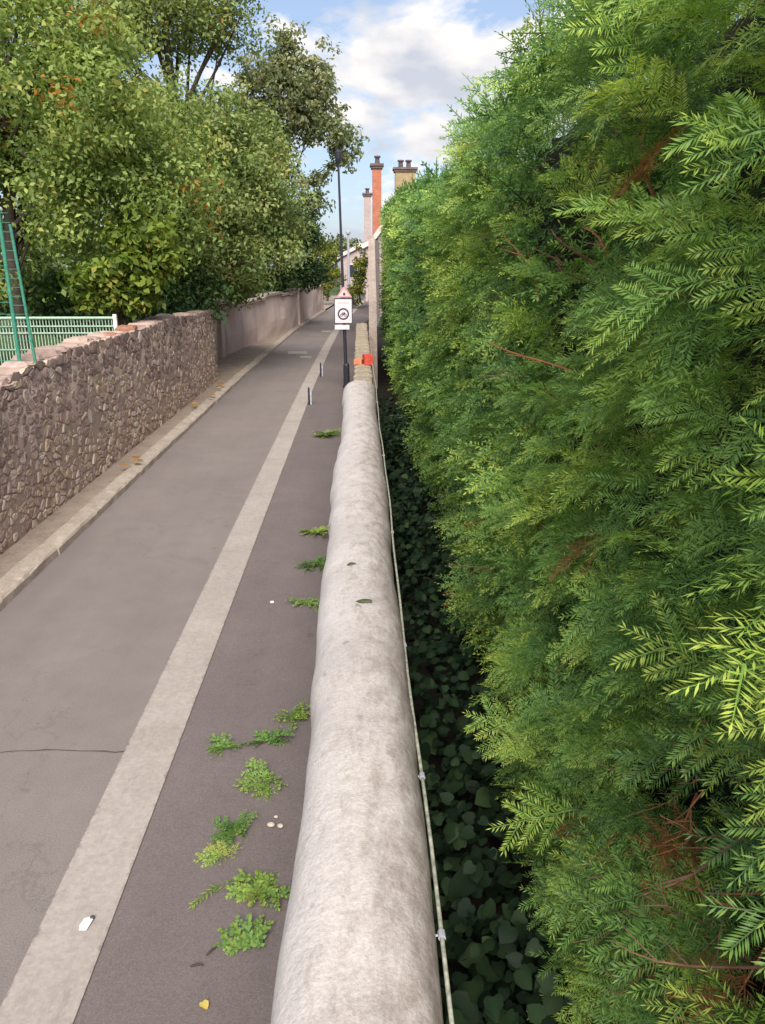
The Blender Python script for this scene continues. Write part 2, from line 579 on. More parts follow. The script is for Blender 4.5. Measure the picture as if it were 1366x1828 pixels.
# transverse joint across the left lane
jp0, jp1 = on_z(0, 1343), on_z(215, 1340)
jm = MB()
V, Q = [], []
for i in range(24):
    u = i / 23 * 1.06 - 0.06
    p = Vector((XK + (XSL - XK) * i / 23, jp1.y, 0))
    yy = p.y + random.uniform(-0.005, 0.005) + 0.012 * math.sin(i * 0.5)
    w = 0.003 + random.uniform(-0.0015, 0.002)
    V += [(p.x, yy - w, 0.004), (p.x, yy + w, 0.004)]
    if i:
        Q.append((2 * i - 2, 2 * i, 2 * i + 1, 2 * i - 1))
jm.add(V, Q)
struct(jm.obj('path_joint', M['soil']))

# faded road marks far off on the left lane
def mark(px0, px1, py0, py1, name):
    a, b_, c, d = on_z(px0, py1, 0.006), on_z(px1, py1, 0.006), on_z(px1, py0, 0.006), on_z(px0, py0, 0.006)
    k = MB()
    k.add([a, b_, c, d], [(0, 1, 2, 3)])
    return struct(k.obj(name, M['strip']))
mark(514, 548, 627, 632, 'faded_road_mark')
mark(536, 556, 636, 639, 'faded_road_mark')
mark(574, 592, 590, 593, 'faded_road_mark')

# kerb stones, one object each under the kerb
kerb = bpy.data.objects.new('kerb', None)
COL.objects.link(kerb)
struct(kerb)
y = -1.5
while y < 40:
    ln = random.uniform(0.75, 1.05)
    y1 = y + ln - 0.014
    z0 = random.uniform(-0.006, 0.006)
    dx = random.uniform(-0.008, 0.008)
    k = MB()
    prof = [(0.0, -0.05), (0.008, 0.050), (0.025, 0.065), (0.09, 0.078), (0.135, 0.085), (0.155, 0.078), (0.155, -0.05)]
    V = []
    nn = 6
    for j in range(nn):
        yy = y + (y1 - y) * j / (nn - 1)
        for (px_, pz_) in prof:
            V.append((XK + dx + sh(yy) - px_ + random.uniform(-.005, .005), yy + (random.uniform(-.006, .006) if 0 < j < nn - 1 else 0), pz_ + z0 + random.uniform(-.005, .005)))
    Q = []
    n_ = len(prof)
    for j in range(nn - 1):
        for q in range(n_ - 1):
            Q.append((j * n_ + q, (j + 1) * n_ + q, (j + 1) * n_ + q + 1, j * n_ + q + 1))
    k.add(V, Q)
    k.poly(V[:n_])
    k.poly(V[-n_:][::-1])
    k.obj('kerbstone', M['kerb'], kerb, smooth=False)
    y += ln

# ------------------------------------------------------------------ rubble wall on the left
XR = -2.80
Y0, Y1 = 3.0, 15.2
WH = 1.40
wall = empty('stone_wall', (XR - 0.2, 10, 0), 'low rubble stone wall running along the left side of the path', 'wall')
def wl(V):
    o = Vector((XR - 0.2, 10, 0))
    return [Vector(p) - o for p in V]
def top_z(y):
    return WH + 0.02 * math.sin(y * 1.7) + 0.03 * math.sin(y * 0.63 + 1) + (-0.05 if y < 6.6 else 0.02)
b = MB()
V, Q = [], []
ysb = np.linspace(Y0, Y1, 60)
for i, yy in enumerate(ysb):
    tz = top_z(yy) - 0.03
    ring = [(XR - 0.019, yy, 0.0), (XR - 0.017, yy, tz * 0.5), (XR - 0.022, yy, tz - 0.03), (XR - 0.12, yy, tz), (XR - 0.36, yy, tz), (XR - 0.40, yy, 0.0)]
    V += [(p[0] + random.uniform(-.006, .006), p[1], p[2] + random.uniform(-.012, .012)) for p in ring]
    if i:
        a0, a1 = (i - 1) * 6, i * 6
        for q in range(5):
            Q.append((a0 + q, a0 + q + 1, a1 + q + 1, a1 + q))
b.add(wl(V), Q)
b.poly(wl(V[:6]))
b.poly(wl(V[-6:][::-1]))
b.obj('mortar_body', M['mortar'], wall, smooth=True)

# Voronoi cells on the (y,z) face -> stones
def clip(poly, mid, nrm):
    o = []
    n = len(poly)
    for i in range(n):
        p, q = poly[i], poly[(i + 1) % n]
        dp = (p[0] - mid[0]) * nrm[0] + (p[1] - mid[1]) * nrm[1]
        dq = (q[0] - mid[0]) * nrm[0] + (q[1] - mid[1]) * nrm[1]
        if dp <= 0:
            o.append(p)
        if (dp < 0) != (dq < 0) and dp != dq:
            u = dp / (dp - dq)
            o.append((p[0] + (q[0] - p[0]) * u, p[1] + (q[1] - p[1]) * u))
    return o
AN = 1.45
gy, gz = 0.104, 0.070
pts = []
r_ = 0
zc = 0.03
while zc < WH + 0.02:
    yc = Y0 + (r_ % 2) * gy / 2
    while yc < Y1:
        if random.random() > 0.20:
            pts.append((yc + random.uniform(-.45, .45) * gy, zc + random.uniform(-.42, .42) * gz))
        yc += gy * random.choice((0.75, 1.0, 1.25))
    zc += gz
    r_ += 1
P2 = np.array([(p[0] / AN, p[1]) for p in pts])
stones = []
for i, p in enumerate(P2):
    d2 = ((P2 - p) ** 2).sum(1)
    nb = np.argsort(d2)[1:16]
    s_ = 0.16
    poly = [(p[0] - s_, p[1] - s_), (p[0] + s_, p[1] - s_), (p[0] + s_, p[1] + s_), (p[0] - s_, p[1] + s_)]
    for j in nb:
        q = P2[j]
        nx, nz_ = q - p
        ln = math.hypot(nx, nz_)
        sh_ = 0.0042
        poly = clip(poly, ((p[0] + q[0]) / 2 - nx / ln * sh_, (p[1] + q[1]) / 2 - nz_ / ln * sh_), (nx, nz_))
        if len(poly) < 3:
            break
    if len(poly) < 3:
        continue
    poly = [(a * AN, c) for a, c in poly]
    cy = sum(a for a, c in poly) / len(poly)
    cz = sum(c for a, c in poly) / len(poly)
    tz = top_z(cy)
    poly = [(a, min(max(c, 0.0), tz + random.uniform(-0.01, 0.012))) for a, c in poly]
    ar = 0.5 * abs(sum(poly[k][0] * poly[(k + 1) % len(poly)][1] - poly[(k + 1) % len(poly)][0] * poly[k][1] for k in range(len(poly))))
    if ar < 0.0012:
        continue
    # round the outline by cutting corners
    rp = []
    n = len(poly)
    for k in range(n):
        a, c = poly[k], poly[(k + 1) % n]
        rp.append((a[0] * .78 + c[0] * .22, a[1] * .78 + c[1] * .22))
        rp.append((a[0] * .22 + c[0] * .78, a[1] * .22 + c[1] * .78))
    stones.append((cy, cz, rp))
def stone_geo(cy, cz, rp, mb, off):
    d = random.uniform(0.001, 0.013)
    tilt_y, tilt_z = random.uniform(-.10, .10), random.uniform(-.09, .09)
    lowtan = 0.20 if (cz < 0.75 + 0.3 * math.sin(cy * 0.9)) else -0.06
    tn = min(1, max(0, random.gauss(0.42, 0.20) + lowtan))
    if random.random() < 0.10:
        tn = random.uniform(0.85, 1.0)
    n = len(rp)
    V = []
    for s_, dd in ((1.0, -0.05), (0.97, d * 0.55), (0.80, d), (0.42, d * 1.12)):
        for a, c in rp:
            yy, zz = cy + (a - cy) * s_, cz + (c - cz) * s_
            V.append((XR + (dd if dd < 0 else dd + (yy - cy) * tilt_y + (zz - cz) * tilt_z + random.uniform(-.003, .003)) - 0.02, yy, zz))
    V = [Vector(p) - off for p in V]
    Q = []
    for r0 in range(3):
        for k in range(n):
            Q.append((r0 * n + k, r0 * n + (k + 1) % n, (r0 + 1) * n + (k + 1) % n, (r0 + 1) * n + k))
    mb.add(V, Q, tint=tn)
    mb.poly(V[-n:], tn)
woff = Vector((XR - 0.2, 10, 0))
inview = sorted([s for s in stones if s[0] > 5.85], key=lambda s: s[0])
near = inview[:290]
nearset = set(id(s) for s in near)
rest = MB()
for s in stones:
    if id(s) in nearset:
        k = MB()
        o_ = Vector((XR, s[0], s[1]))
        stone_geo(s[0], s[1], s[2], k, o_)
        ob = k.obj('stone', M['stone'], wall)
        ob.location = o_ - woff
    else:
        stone_geo(s[0], s[1], s[2], rest, woff)
ro = rest.obj('rubble_face', M['stone'], wall)
ro['kind'] = 'stuff'
# rough cap stones and a few red bricks on top
yy = Y0 + 0.1
while yy < Y1 - 0.1:
    ln = random.uniform(0.12, 0.34)
    red = 8.9 < yy < 10.6 and random.random() < 0.7
    k = MB()
    hh = random.uniform(0.03, 0.075)
    if 7.0 < yy < 8.6:
        hh *= 1.3
    wx = random.uniform(0.22, 0.36)
    V, Q = [], []
    c0 = Vector((XR - 0.20 + random.uniform(-.03, .03), yy + ln / 2, top_z(yy) - 0.035))
    nth = 10
    for (s_, z_) in ((1.0, -0.03), (1.02, hh * 0.5), (0.86, hh * 0.92), (0.5, hh * 1.05)):
        for j in range(nth):
            an = 2 * math.pi * j / nth
            ca, sa = math.cos(an), math.sin(an)
            f = 1 / max(abs(ca), abs(sa)) ** 0.7
            V.append((ca * f * wx / 2 * s_ + random.uniform(-.012, .012), sa * f * ln / 2 * s_ * 0.96 + random.uniform(-.008, .008), z_ + random.uniform(-.008, .008)))
    for r0 in range(3):
        for j in range(nth):
            Q.append((r0 * nth + j, r0 * nth + (j + 1) % nth, (r0 + 1) * nth + (j + 1) % nth, (r0 + 1) * nth + j))
    tn = random.uniform(0.2, 0.6)
    k.add(V, Q, tint=tn)
    k.poly(V[-nth:], tn)
    k.obj('brick' if red else 'cap_stone', M['brickred'] if red else M['stone'], wall, loc=c0 - woff)
    yy += ln + random.uniform(0.0, 0.05)

# ------------------------------------------------------------------ rendered wall further along on the left
rw = empty('rendered_wall', (-3.4, 20, 0), 'pale stained rendered wall beyond the stone wall, left of the path', 'wall')
pl = [(15.0, -3.45), (19.0, -3.45), (24, -2.95), (28.5, -2.42), (34, -2.2), (40.5, -1.86)]
def rwx(y):
    return float(np.interp(y, [p[0] for p in pl], [p[1] for p in pl]))
ro_ = Vector((-3.4, 20, 0))
m = MB()
ysr = np.linspace(15.0, 40.5, 90)
zs = np.linspace(-0.05, 1.0, 8)
V, Q = [], []
nz_ = len(zs)
for i, yy in enumerate(ysr):
    hgt = 1.22 + 0.03 * math.sin(yy * 0.8) + (0.06 if int(yy / 2.7) % 2 else 0)
    for z in zs:
        zz = z * hgt if z > 0 else z
        V.append((rwx(yy) + 0.04 * float(vnoise(np.array([yy * 1.3, zz * 2, 3.0]))), yy, zz))
    for (dx, zz) in ((-0.25, hgt), (-0.25, -0.05)):
        V.append((rwx(yy) + dx, yy, zz))
    n_ = nz_ + 2
    if i:
        for q in range(n_ - 1):
            Q.append(((i - 1) * n_ + q, (i - 1) * n_ + q + 1, i * n_ + q + 1, i * n_ + q))
m.add([Vector(p) - ro_ for p in V], Q)
m.poly([Vector(p) - ro_ for p in V[:n_]])
m.poly([Vector(p) - ro_ for p in V[-n_:][::-1]])
m.obj('wall_face', M['render'], rw)
y = 15.05
while y < 40:
    ln = random.uniform(1.0, 1.5)
    k = MB()
    hgt = 1.22 + 0.03 * math.sin(y * 0.8) + (0.06 if int((y + ln / 2) / 2.7) % 2 else 0)
    yc = y + ln / 2
    ang = math.atan2(rwx(y + ln) - rwx(y), ln)
    k.box((0, 0, 0), (0.34, ln - 0.02, 0.07), 0)
    c = k.obj('coping_stone', M['kerb'], rw, loc=Vector((rwx(yc) - 0.12, yc, hgt + 0.045)) - ro_)
    c.rotation_euler.z = -ang
    y += ln
for yy in (19.3, 30.2):
    k = MB()
    k.box((0, 0, 0.66), (0.40, 0.42, 1.36))
    k.box((0, 0, 1.38), (0.48, 0.50, 0.08))
    k.obj('pier', M['render'], rw, loc=Vector((rwx(yy) - 0.12, yy, 0)) - ro_)

# ------------------------------------------------------------------ garden wall with rounded coping on the right
DN = 1.2                         # drop from the camera to the coping edge nearby
YC0, YC1 = -0.8, 7.2
def cop_edges(y):
    z = H - DN + 0.019 * (y - 0.8)
    xl = -0.158 + 0.0
    xr = 0.135
    wob = 0.016 * float(vnoise(np.array([y * 1.15, 4.2, 0.0]))) + 0.006 * float(vnoise(np.array([y * 4.5, 9.2, 0.0])))
    wob2 = 0.008 * float(vnoise(np.array([y * 1.3, 14.2, 0.0]))) + 0.003 * float(vnoise(np.array([y * 5, 19.2, 0.0])))
    return xl + wob, xr + wob2, z
gw = empty('garden_wall', (0, 3, 0), 'long low wall with pale rounded concrete coping between path and hedge', 'wall')
go = Vector((0, 3, 0))
ysc = np.arange(YC0, YC1, 0.025)
NC = 34
V, T = [], []
for yy in ysc:
    xl, xr, z = cop_edges(yy)
    for j in range(NC + 1):
        a = math.pi * (1 - j / NC)
        s_ = math.cos(a)
        c_ = math.sin(a)
        x = (xl + xr) / 2 + (xr - xl) / 2 * (abs(s_) ** 0.85) * (1 if s_ > 0 else -1)
        zz = z - 0.06 + 0.13 * c_ ** 0.9
        V.append((x, yy, zz))
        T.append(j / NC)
V = np.array(V)
nrm = fbm(V * np.array([9, 5, 9]), 3) * 0.006 + fbm(V * 30, 3) * 0.0022
V[:, 2] += nrm
V[:, 0] += fbm(V * np.array([6, 6, 6]) + 40, 2) * 0.003
V -= np.array(go)
nn = NC + 1
F = []
for i in range(len(ysc) - 1):
    for j in range(NC):
        F.append((i * nn + j, i * nn + j + 1, (i + 1) * nn + j + 1, (i + 1) * nn + j))
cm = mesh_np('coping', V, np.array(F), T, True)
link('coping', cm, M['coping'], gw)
k = MB()
for ends in (0, len(ysc) - 1):
    pass
V, Q = [], []
ysw = np.arange(YC0, YC1 + 0.01, 0.25)
for i, yy in enumerate(ysw):
    xl, xr, z = cop_edges(min(yy, YC1))
    V += [(xl + 0.03, yy, -0.02), (xl + 0.022, yy, z - 0.03), (xr - 0.022, yy, z - 0.03), (xr - 0.02, yy, -0.02)]
    if i:
        a0, a1 = (i - 1) * 4, i * 4
        for q in range(3):
            Q.append((a0 + q, a0 + q + 1, a1 + q + 1, a1 + q))
k.add([Vector(p) - go for p in V], Q)
k.poly([Vector(p) - go for p in V[:4]])
k.poly([Vector(p) - go for p in V[-4:][::-1]])
k.obj('wall_body', M['mortar'], gw)

# narrower tan stone continuation, with a raised block where it begins
fw = empty('far_garden_wall', (0, 10, 0), 'narrow tan stone wall continuing beyond the rounded coping', 'wall')
fo = Vector((0, 10, 0))
k = MB()
V, Q = [], []
ysf = np.arange(7.2, 14.6, 0.2)
for i, yy in enumerate(ysf):
    tz = 1.0 + 0.022 * (yy - 7) + 0.012 * random.uniform(-1, 1)
    xl = -0.075 + random.uniform(-.01, .01)
    xr = 0.13 + random.uniform(-.008, .008)
    V += [(xl, yy, -0.02), (xl, yy, tz - 0.03), (xl + 0.03, yy, tz), (xr - 0.03, yy, tz + 0.004), (xr, yy, tz - 0.03), (xr, yy, -0.02)]
    if i:
        a0, a1 = (i - 1) * 6, i * 6
        for q in range(5):
            Q.append((a0 + q, a0 + q + 1, a1 + q + 1, a1 + q))
k.add([Vector(p) - fo for p in V], Q)
k.poly([Vector(p) - fo for p in V[:6]])
k.poly([Vector(p) - fo for p in V[-6:][::-1]])
k.obj('wall_body', M['far_stone'], fw)
yy = 7.25
while yy < 14.4:
    ln = random.uniform(0.22, 0.42)
    tz = 1.0 + 0.022 * (yy - 7)
    k = MB()
    nth = 10
    V, Q = [], []
    for (s_, z_) in ((0.98, -0.02), (1.0, 0.02), (0.86, 0.045), (0.45, 0.055)):
        for j in range(nth):
            an = 2 * math.pi * j / nth
            f = 1 / max(abs(math.cos(an)), abs(math.sin(an))) ** 0.75
            V.append((math.cos(an) * f * 0.105 * s_ + random.uniform(-.008, .008), math.sin(an) * f * ln / 2 * s_ + random.uniform(-.008, .008), z_ + random.uniform(-.006, .006)))
    for r0 in range(3):
        for j in range(nth):
            Q.append((r0 * nth + j, r0 * nth + (j + 1) % nth, (r0 + 1) * nth + (j + 1) % nth, (r0 + 1) * nth + j))
    tn = random.uniform(0.5, 0.95)
    k.add(V, Q, tint=tn)
    k.poly(V[-nth:], tn)
    k.obj('cap_stone', M['far_stone'], fw, loc=Vector((0.028, yy + ln / 2, tz + 0.01)) - fo)
    yy += ln + 0.01

# red block lying on it
p = at_y(646, 645, 9.1)
rb = empty('red_block', (0.055, 9.1, 1.108), 'small bright red-orange block lying on the narrow far part of the wall', 'block')
k = MB()
k.box((0.03, 0, 0.055), (0.10, 0.16, 0.11), 0.15)
k.obj('block_body', plain('bright_red', (0.50, 0.07, 0.045), 0.6), rb)
k = MB()
k.box((-0.075, 0.01, 0.03), (0.09, 0.12, 0.055), -0.2)
k.obj('chipped_piece', plain('orange_red', (0.62, 0.20, 0.10), 0.6), rb)

# ------------------------------------------------------------------ tall pale wall on the right, beyond
tw = empty('tall_wall', (0.3, 20, 0), 'tall pale pinkish rendered wall rising at the end of the hedge', 'wall')
to = Vector((0.3, 20, 0))
k = MB()
V, Q = [], []
tx = [(14.6, 0.165, 1.55), (15.4, 0.17, 1.9), (16.5, 0.18, 2.35), (18, 0.20, 2.75), (22, 0.25, 2.95), (28, 0.36, 3.1), (34, 0.7, 3.1)]
for i, (yy, x, tz) in enumerate(tx):
    V += [(x, yy, -0.02), (x, yy, tz), (x + 0.07, yy, tz + 0.05), (x + 0.14, yy, tz + 0.03), (x + 0.16, yy, -0.02)]
    if i:
        a0, a1 = (i - 1) * 5, i * 5
        for q in range(4):
            Q.append((a0 + q, a0 + q + 1, a1 + q + 1, a1 + q))
k.add([Vector(p) - to for p in V], Q)
k.poly([Vector(p) - to for p in V[:5]])
k.poly([Vector(p) - to for p in V[-5:][::-1]])
k.obj('wall_face', M['tallrender'], tw)

# ------------------------------------------------------------------ pale green rail beside the coping
fr = empty('fence_rail', (0.19, 3, 0), 'thin pale green fence rail running along the hedge side of the coped wall', 'fence')
fro = Vector((0.19, 3, 0))
pts = []
for yy in np.arange(-0.6, 11.0, 0.18):
    xl, xr, z = cop_edges(min(yy, 7.1))
    pts.append(Vector((0.143 + 0.004 * math.sin(yy * 1.9) + 0.002 * math.sin(yy * 5.3), yy, H - DN - 0.030 + 0.019 * (yy - 0.8) + 0.006 * math.sin(yy * 1.3))) - fro)
k = MB()
k.tube(pts, 0.0045, 8)
k.obj('rail', M['rail'], fr, smooth=True)
for yy in (1.15, 1.62, 2.3, 3.4, 4.8, 6.6):
    pz = H - DN - 0.030 + 0.019 * (yy - 0.8) + 0.006 * math.sin(yy * 1.3)
    px_ = 0.143 + 0.004 * math.sin(yy * 1.9) + 0.002 * math.sin(yy * 5.3)
    k = MB()
    k.tube([(0, -0.008, 0), (0, 0.008, 0)], 0.0075, 8)
    k.tube([(0, 0, 0.0), (-0.03, 0.0, -0.004)], 0.0025, 6)
    k.obj('clip', M['grey'], fr, loc=Vector((px_, yy, pz)) - fro)
# ------------------------------------------------------------------ lamp post with signs
bp = on_z(619, 692, 0.004)
lamp = empty('lamp_post', bp, 'tall thin dark lamp post with signs standing beside the wall', 'lamp post')
topz = at_y(604, 288, bp.y).z
lean = at_y(604, 288, bp.y).x - bp.x
k = MB()
pts = [(lean * u, 0, topz * u) for u in np.linspace(0, 1, 9)]
k.tube(pts, [0.034, 0.033, 0.031, 0.028, 0.025, 0.023, 0.021, 0.020, 0.018], 12)
k.obj('column', M['dark'], lamp, smooth=True)
k = MB()
k.lathe((0, 0, 0), [(0.075, 0), (0.075, 0.03), (0.058, 0.05), (0.058, 0.42), (0.044, 0.46)], 14)
k.obj('base', M['dark'], lamp, smooth=False)
k = MB()
k.lathe((0, 0, 0), [(0.03, -0.04), (0.045, 0.0), (0.06, 0.05), (0.065, 0.14), (0.04, 0.17), (0.012, 0.19)], 14)
k.obj('lantern', M['dark'], lamp, loc=(lean, 0, topz))
def sgn(px, py):
    p_ = at_y(px, py, bp.y - 0.05)
    return p_ - bp
# square sign
c0, c1 = sgn(597, 533), sgn(629, 577)
cx, cz = (c0.x + c1.x) / 2, (c0.z + c1.z) / 2
sw, shh = abs(c1.x - c0.x), abs(c0.z - c1.z)
s1 = MB()
s1.box((0, 0.0, 0), (sw, 0.012, shh))
pl_ = s1.obj('sign_plate', M['signwhite'], lamp, loc=(cx, -0.056, cz))
pl_['label'] = 'white upright sign with a dark ring symbol'
fr_ = MB()
t_ = 0.016
for (c, d) in (((0, 0, shh / 2), (sw + t_, 0.02, t_)), ((0, 0, -shh / 2), (sw + t_, 0.02, t_)), ((-sw / 2, 0, 0), (t_, 0.0195, shh - t_)), ((sw / 2, 0, 0), (t_, 0.0195, shh - t_))):
    fr_.box(c, d)
fr_.obj('sign_border', M['signdark'], pl_)
def ring(mb, cx, cz, r0, r1, y, n=28):
    V, Q = [], []
    for i in range(n):
        a = 2 * math.pi * i / n
        V += [(cx + r0 * math.cos(a), y, cz + r0 * math.sin(a)), (cx + r1 * math.cos(a), y, cz + r1 * math.sin(a))]
        j = (i + 1) % n
        Q.append((2 * i, 2 * i + 1, 2 * j + 1, 2 * j))
    mb.add(V, Q)
q_ = MB()
rc = -shh * 0.12
ring(q_, 0, rc, sw * 0.24, sw * 0.33, -0.009)
q_.obj('ring', M['signdark'], pl_)
q_ = MB()       # small bicycle
for s_ in (-1, 1):
    ring(q_, s_ * sw * 0.105, rc - sw * 0.06, sw * 0.055, sw * 0.085, -0.010, 16)
def bar(mb, a, b_, w, y):
    d = Vector((b_[0] - a[0], b_[1] - a[1])).normalized() * w / 2
    n_ = (-d.y, d.x)
    mb.add([(a[0] + n_[0], y, a[1] + n_[1]), (a[0] - n_[0], y, a[1] - n_[1]), (b_[0] - n_[0], y, b_[1] - n_[1]), (b_[0] + n_[0], y, b_[1] + n_[1])], [(0, 1, 2, 3)])
for a, b_ in (((-.105, -.06), (-.03, .06)), ((-.03, .06), (.07, .06)), ((.07, .06), (.105, -.06)), ((-.03, .06), (.01, -.06)), ((.01, -.06), (.07, .06)), ((.07, .06), (.05, .11)), ((-.03, .06), (-.04, .09))):
    bar(q_, (a[0] * sw, rc + a[1] * sw), (b_[0] * sw, rc + b_[1] * sw), sw * 0.035, -0.0105)
q_.obj('cycle_symbol', M['signdark'], pl_)
q_ = MB()
bar(q_, (-sw * 0.3, shh * 0.34), (sw * 0.3, shh * 0.34), 0.022, -0.009)
q_.obj('header_bar', M['signpink'], pl_)
# triangle above
c0, c1 = sgn(600, 512), sgn(629, 531)
tw_, th = abs(c1.x - c0.x), abs(c0.z - c1.z)
def prism(mb, P, y0, y1):
    n = len(P)
    V = [(a, y0, c) for a, c in P] + [(a, y1, c) for a, c in P]
    mb.add(V, [(i, (i + 1) % n, n + (i + 1) % n, n + i) for i in range(n)])
    mb.poly(V[:n])
    mb.poly(V[n:][::-1])
ttc = ((c0.x + c1.x) / 2, -0.056, c1.z)
k = MB()
prism(k, [(-tw_ / 2, 0), (tw_ / 2, 0), (tw_ * 0.07, th), (-tw_ * 0.07, th)], 0, 0.01)
tri = k.obj('triangle_sign', M['signred'], lamp, loc=ttc)
k = MB()
prism(k, [(-tw_ * 0.37, th * 0.10), (tw_ * 0.37, th * 0.10), (0, th * 0.86)], -0.004, 0.002)
k.obj('triangle_face', M['signpink'], tri)
k = MB()
prism(k, [(-tw_ * 0.07, th * 0.2), (tw_ * 0.07, th * 0.2), (tw_ * 0.07, th * 0.45), (-tw_ * 0.07, th * 0.45)], -0.007, -0.004)
k.obj('triangle_symbol', M['signdark'], tri)
# plate below
c0, c1 = sgn(598, 580), sgn(624, 588)
k = MB()
k.box((0, 0, 0), (abs(c1.x - c0.x), 0.012, abs(c0.z - c1.z)))
k.obj('lower_plate', M['signwhite'], lamp, loc=((c0.x + c1.x) / 2, -0.056, (c0.z + c1.z) / 2))

# two short posts on the strip
for (px_, py_, lb) in ((552, 722, 'short dark post on the edge strip, nearer of the two'), (573, 672, 'short dark post on the edge strip, farther of the two')):
    p = on_z(px_, py_, 0.01)
    t_ = empty('short_post', p, lb, 'post', 'short posts on the edge strip')
    k = MB()
    k.lathe((0, 0, 0), [(0.016, 0), (0.016, 0.26), (0.012, 0.28), (0.005, 0.287)], 10)
    k.obj('post_body', M['dark'], t_)
    k = MB()
    k.box((0.033, 0, 0.12), (0.024, 0.024, 0.24))
    k.obj('back_plate', M['grey'], t_)

# distant lamp column and pale posts
p = at_y(623, 520, 46)
dl = empty('grey_column', (p.x, 46, -0.03), 'slender pale grey column far off behind the lamp post', 'column')
k = MB()
k.tube([(0, 0, 0), (0, 0, 2.0), (0, 0, at_y(623, 418, 46).z)], [0.10, 0.08, 0.06], 10)
k.obj('shaft', M['grey'], dl)
k = MB()
k.lathe((0, 0, at_y(623, 418, 46).z), [(0.06, 0), (0.14, 0.05), (0.14, 0.16), (0.05, 0.22)], 10)
k.obj('cap', M['grey'], dl)

# ------------------------------------------------------------------ green fences behind the stone wall
sf = empty('court_fence', (-3.2, 7.0, 0), 'tall green steel fence end with slanting brace at the left edge', 'fence')
p0, p1 = at_y(14, 345, 7.0), at_y(16, 650, 7.0)
k = MB()
xx = (p0.x + p1.x) / 2
k.tube([(xx + 3.2, 0, -0.03), (xx + 3.2, 0, p0.z)], 0.017, 10)
k.obj('post', M['green'], sf, smooth=True)
q0, q1 = at_y(18, 400, 7.0), at_y(66, 660, 7.0)
dz = (q1.x - q0.x) / (q0.z - q1.z)
k = MB()
k.tube([(q0.x + 3.2, 0, q0.z), (q0.x + dz * (q0.z - 1.2) + 3.2, 0, 1.2)], 0.013, 10)
k.obj('brace', M['green'], sf, smooth=True)
z = 1.35
while z < 2.65:
    xb = q0.x + dz * (q0.z - z) + 3.2
    xa = xx + 3.2
    if xb - xa > 0.03:
        k = MB()
        k.tube([(xa, 0, z), (xb, 0, z)], 0.0026, 6)
        k.obj('rung', M['green'], sf)
    z += 0.075
# wire panel going left
for i in range(18):
    k = MB()
    zz = 0.9 + i * 0.10
    k.tube([(xx + 3.2, 0.012, zz), (xx + 3.2 - 1.6, 0.012, zz)], 0.003, 6)
    k.obj('wire', M['green'], sf)

mf = empty('mesh_fence', (-4.2, 10.8, 0), 'low pale green wire mesh fence panel behind the stone wall', 'fence')
a0, a1 = at_y(-60, 568, 10.8), at_y(204, 568, 10.8)
tz = a0.z
mo = Vector((-4.2, 10.8, 0))
k = MB()
k.tube([Vector((a0.x, 10.8, tz)) - mo, Vector((a1.x, 10.8, tz)) - mo], 0.018, 8)
k.obj('top_rail', M['palegreen'], mf)
for zz in (tz - 0.11, tz - 0.20, tz - 0.42, tz - 0.64):
    k = MB()
    k.tube([Vector((a0.x, 10.8, zz)) - mo, Vector((a1.x, 10.8, zz)) - mo], 0.010, 6)
    k.obj('rail', M['palegreen'], mf)
n_ = 48
for i in range(n_):
    x = a0.x + (a1.x - a0.x) * i / (n_ - 1)
    k = MB()
    k.tube([Vector((x, 10.812, 0)) - mo, Vector((x, 10.812, tz)) - mo], 0.0065, 6)
    k.obj('wire', M['palegreen'], mf)
k = MB()
k.box(Vector((a1.x + 0.02, 10.77, tz / 2 + 0.03)) - mo, (0.045, 0.045, tz + 0.04))
k.obj('end_post', M['whitepost'], mf)
# lawn behind
lw = MB()
lw.add([(-30, 3, 0.30), (-3.25, 3, 0.30), (-3.75, 45, 0.30), (-30, 45, 0.30)], [(0, 1, 2, 3)])
struct(lw.obj('park_lawn', M['lawn']))

# ------------------------------------------------------------------ houses and chimneys
def chimney(parent, off, px0, px1, pytop, Y, zbot, mat, pots, depth=0.5, capc='dark'):
    a, b_ = at_y(px0, pytop, Y), at_y(px1, pytop, Y)
    w = b_.x - a.x
    cx = (a.x + b_.x) / 2
    k = MB()
    k.box((cx - off.x, Y + depth / 2 - off.y, (zbot + a.z) / 2), (w, depth, a.z - zbot))
    st_ = k.obj('chimney', mat, parent)
    k = MB()
    k.box((cx - off.x, Y + depth / 2 - off.y, a.z + 0.04), (w + 0.12, depth + 0.12, 0.10))
    k.box((cx - off.x, Y + depth / 2 - off.y, a.z + 0.14), (w + 0.22, depth + 0.22, 0.10))
    k.obj('corbel', M['capbrick'], st_)
    for pxp, ph, pr in pots:
        k = MB()
        px_ = at_y(pxp, pytop, Y).x
        k.lathe((px_ - off.x, Y + depth / 2 - off.y, a.z + 0.19), [(pr, 0), (pr * 0.85, ph * 0.5), (pr * 0.8, ph * 0.75), (pr * 1.25, ph * 0.8), (pr * 1.2, ph)], 12)
        k.obj('chimney_pot', M['pot'], st_)
M['capbrick'] = stony('sooty_brick', (0.10, 0.075, 0.07), (0.17, 0.13, 0.12), 5)
M['pot'] = stony('sooty_pot', (0.07, 0.055, 0.06), (0.12, 0.09, 0.09), 5)
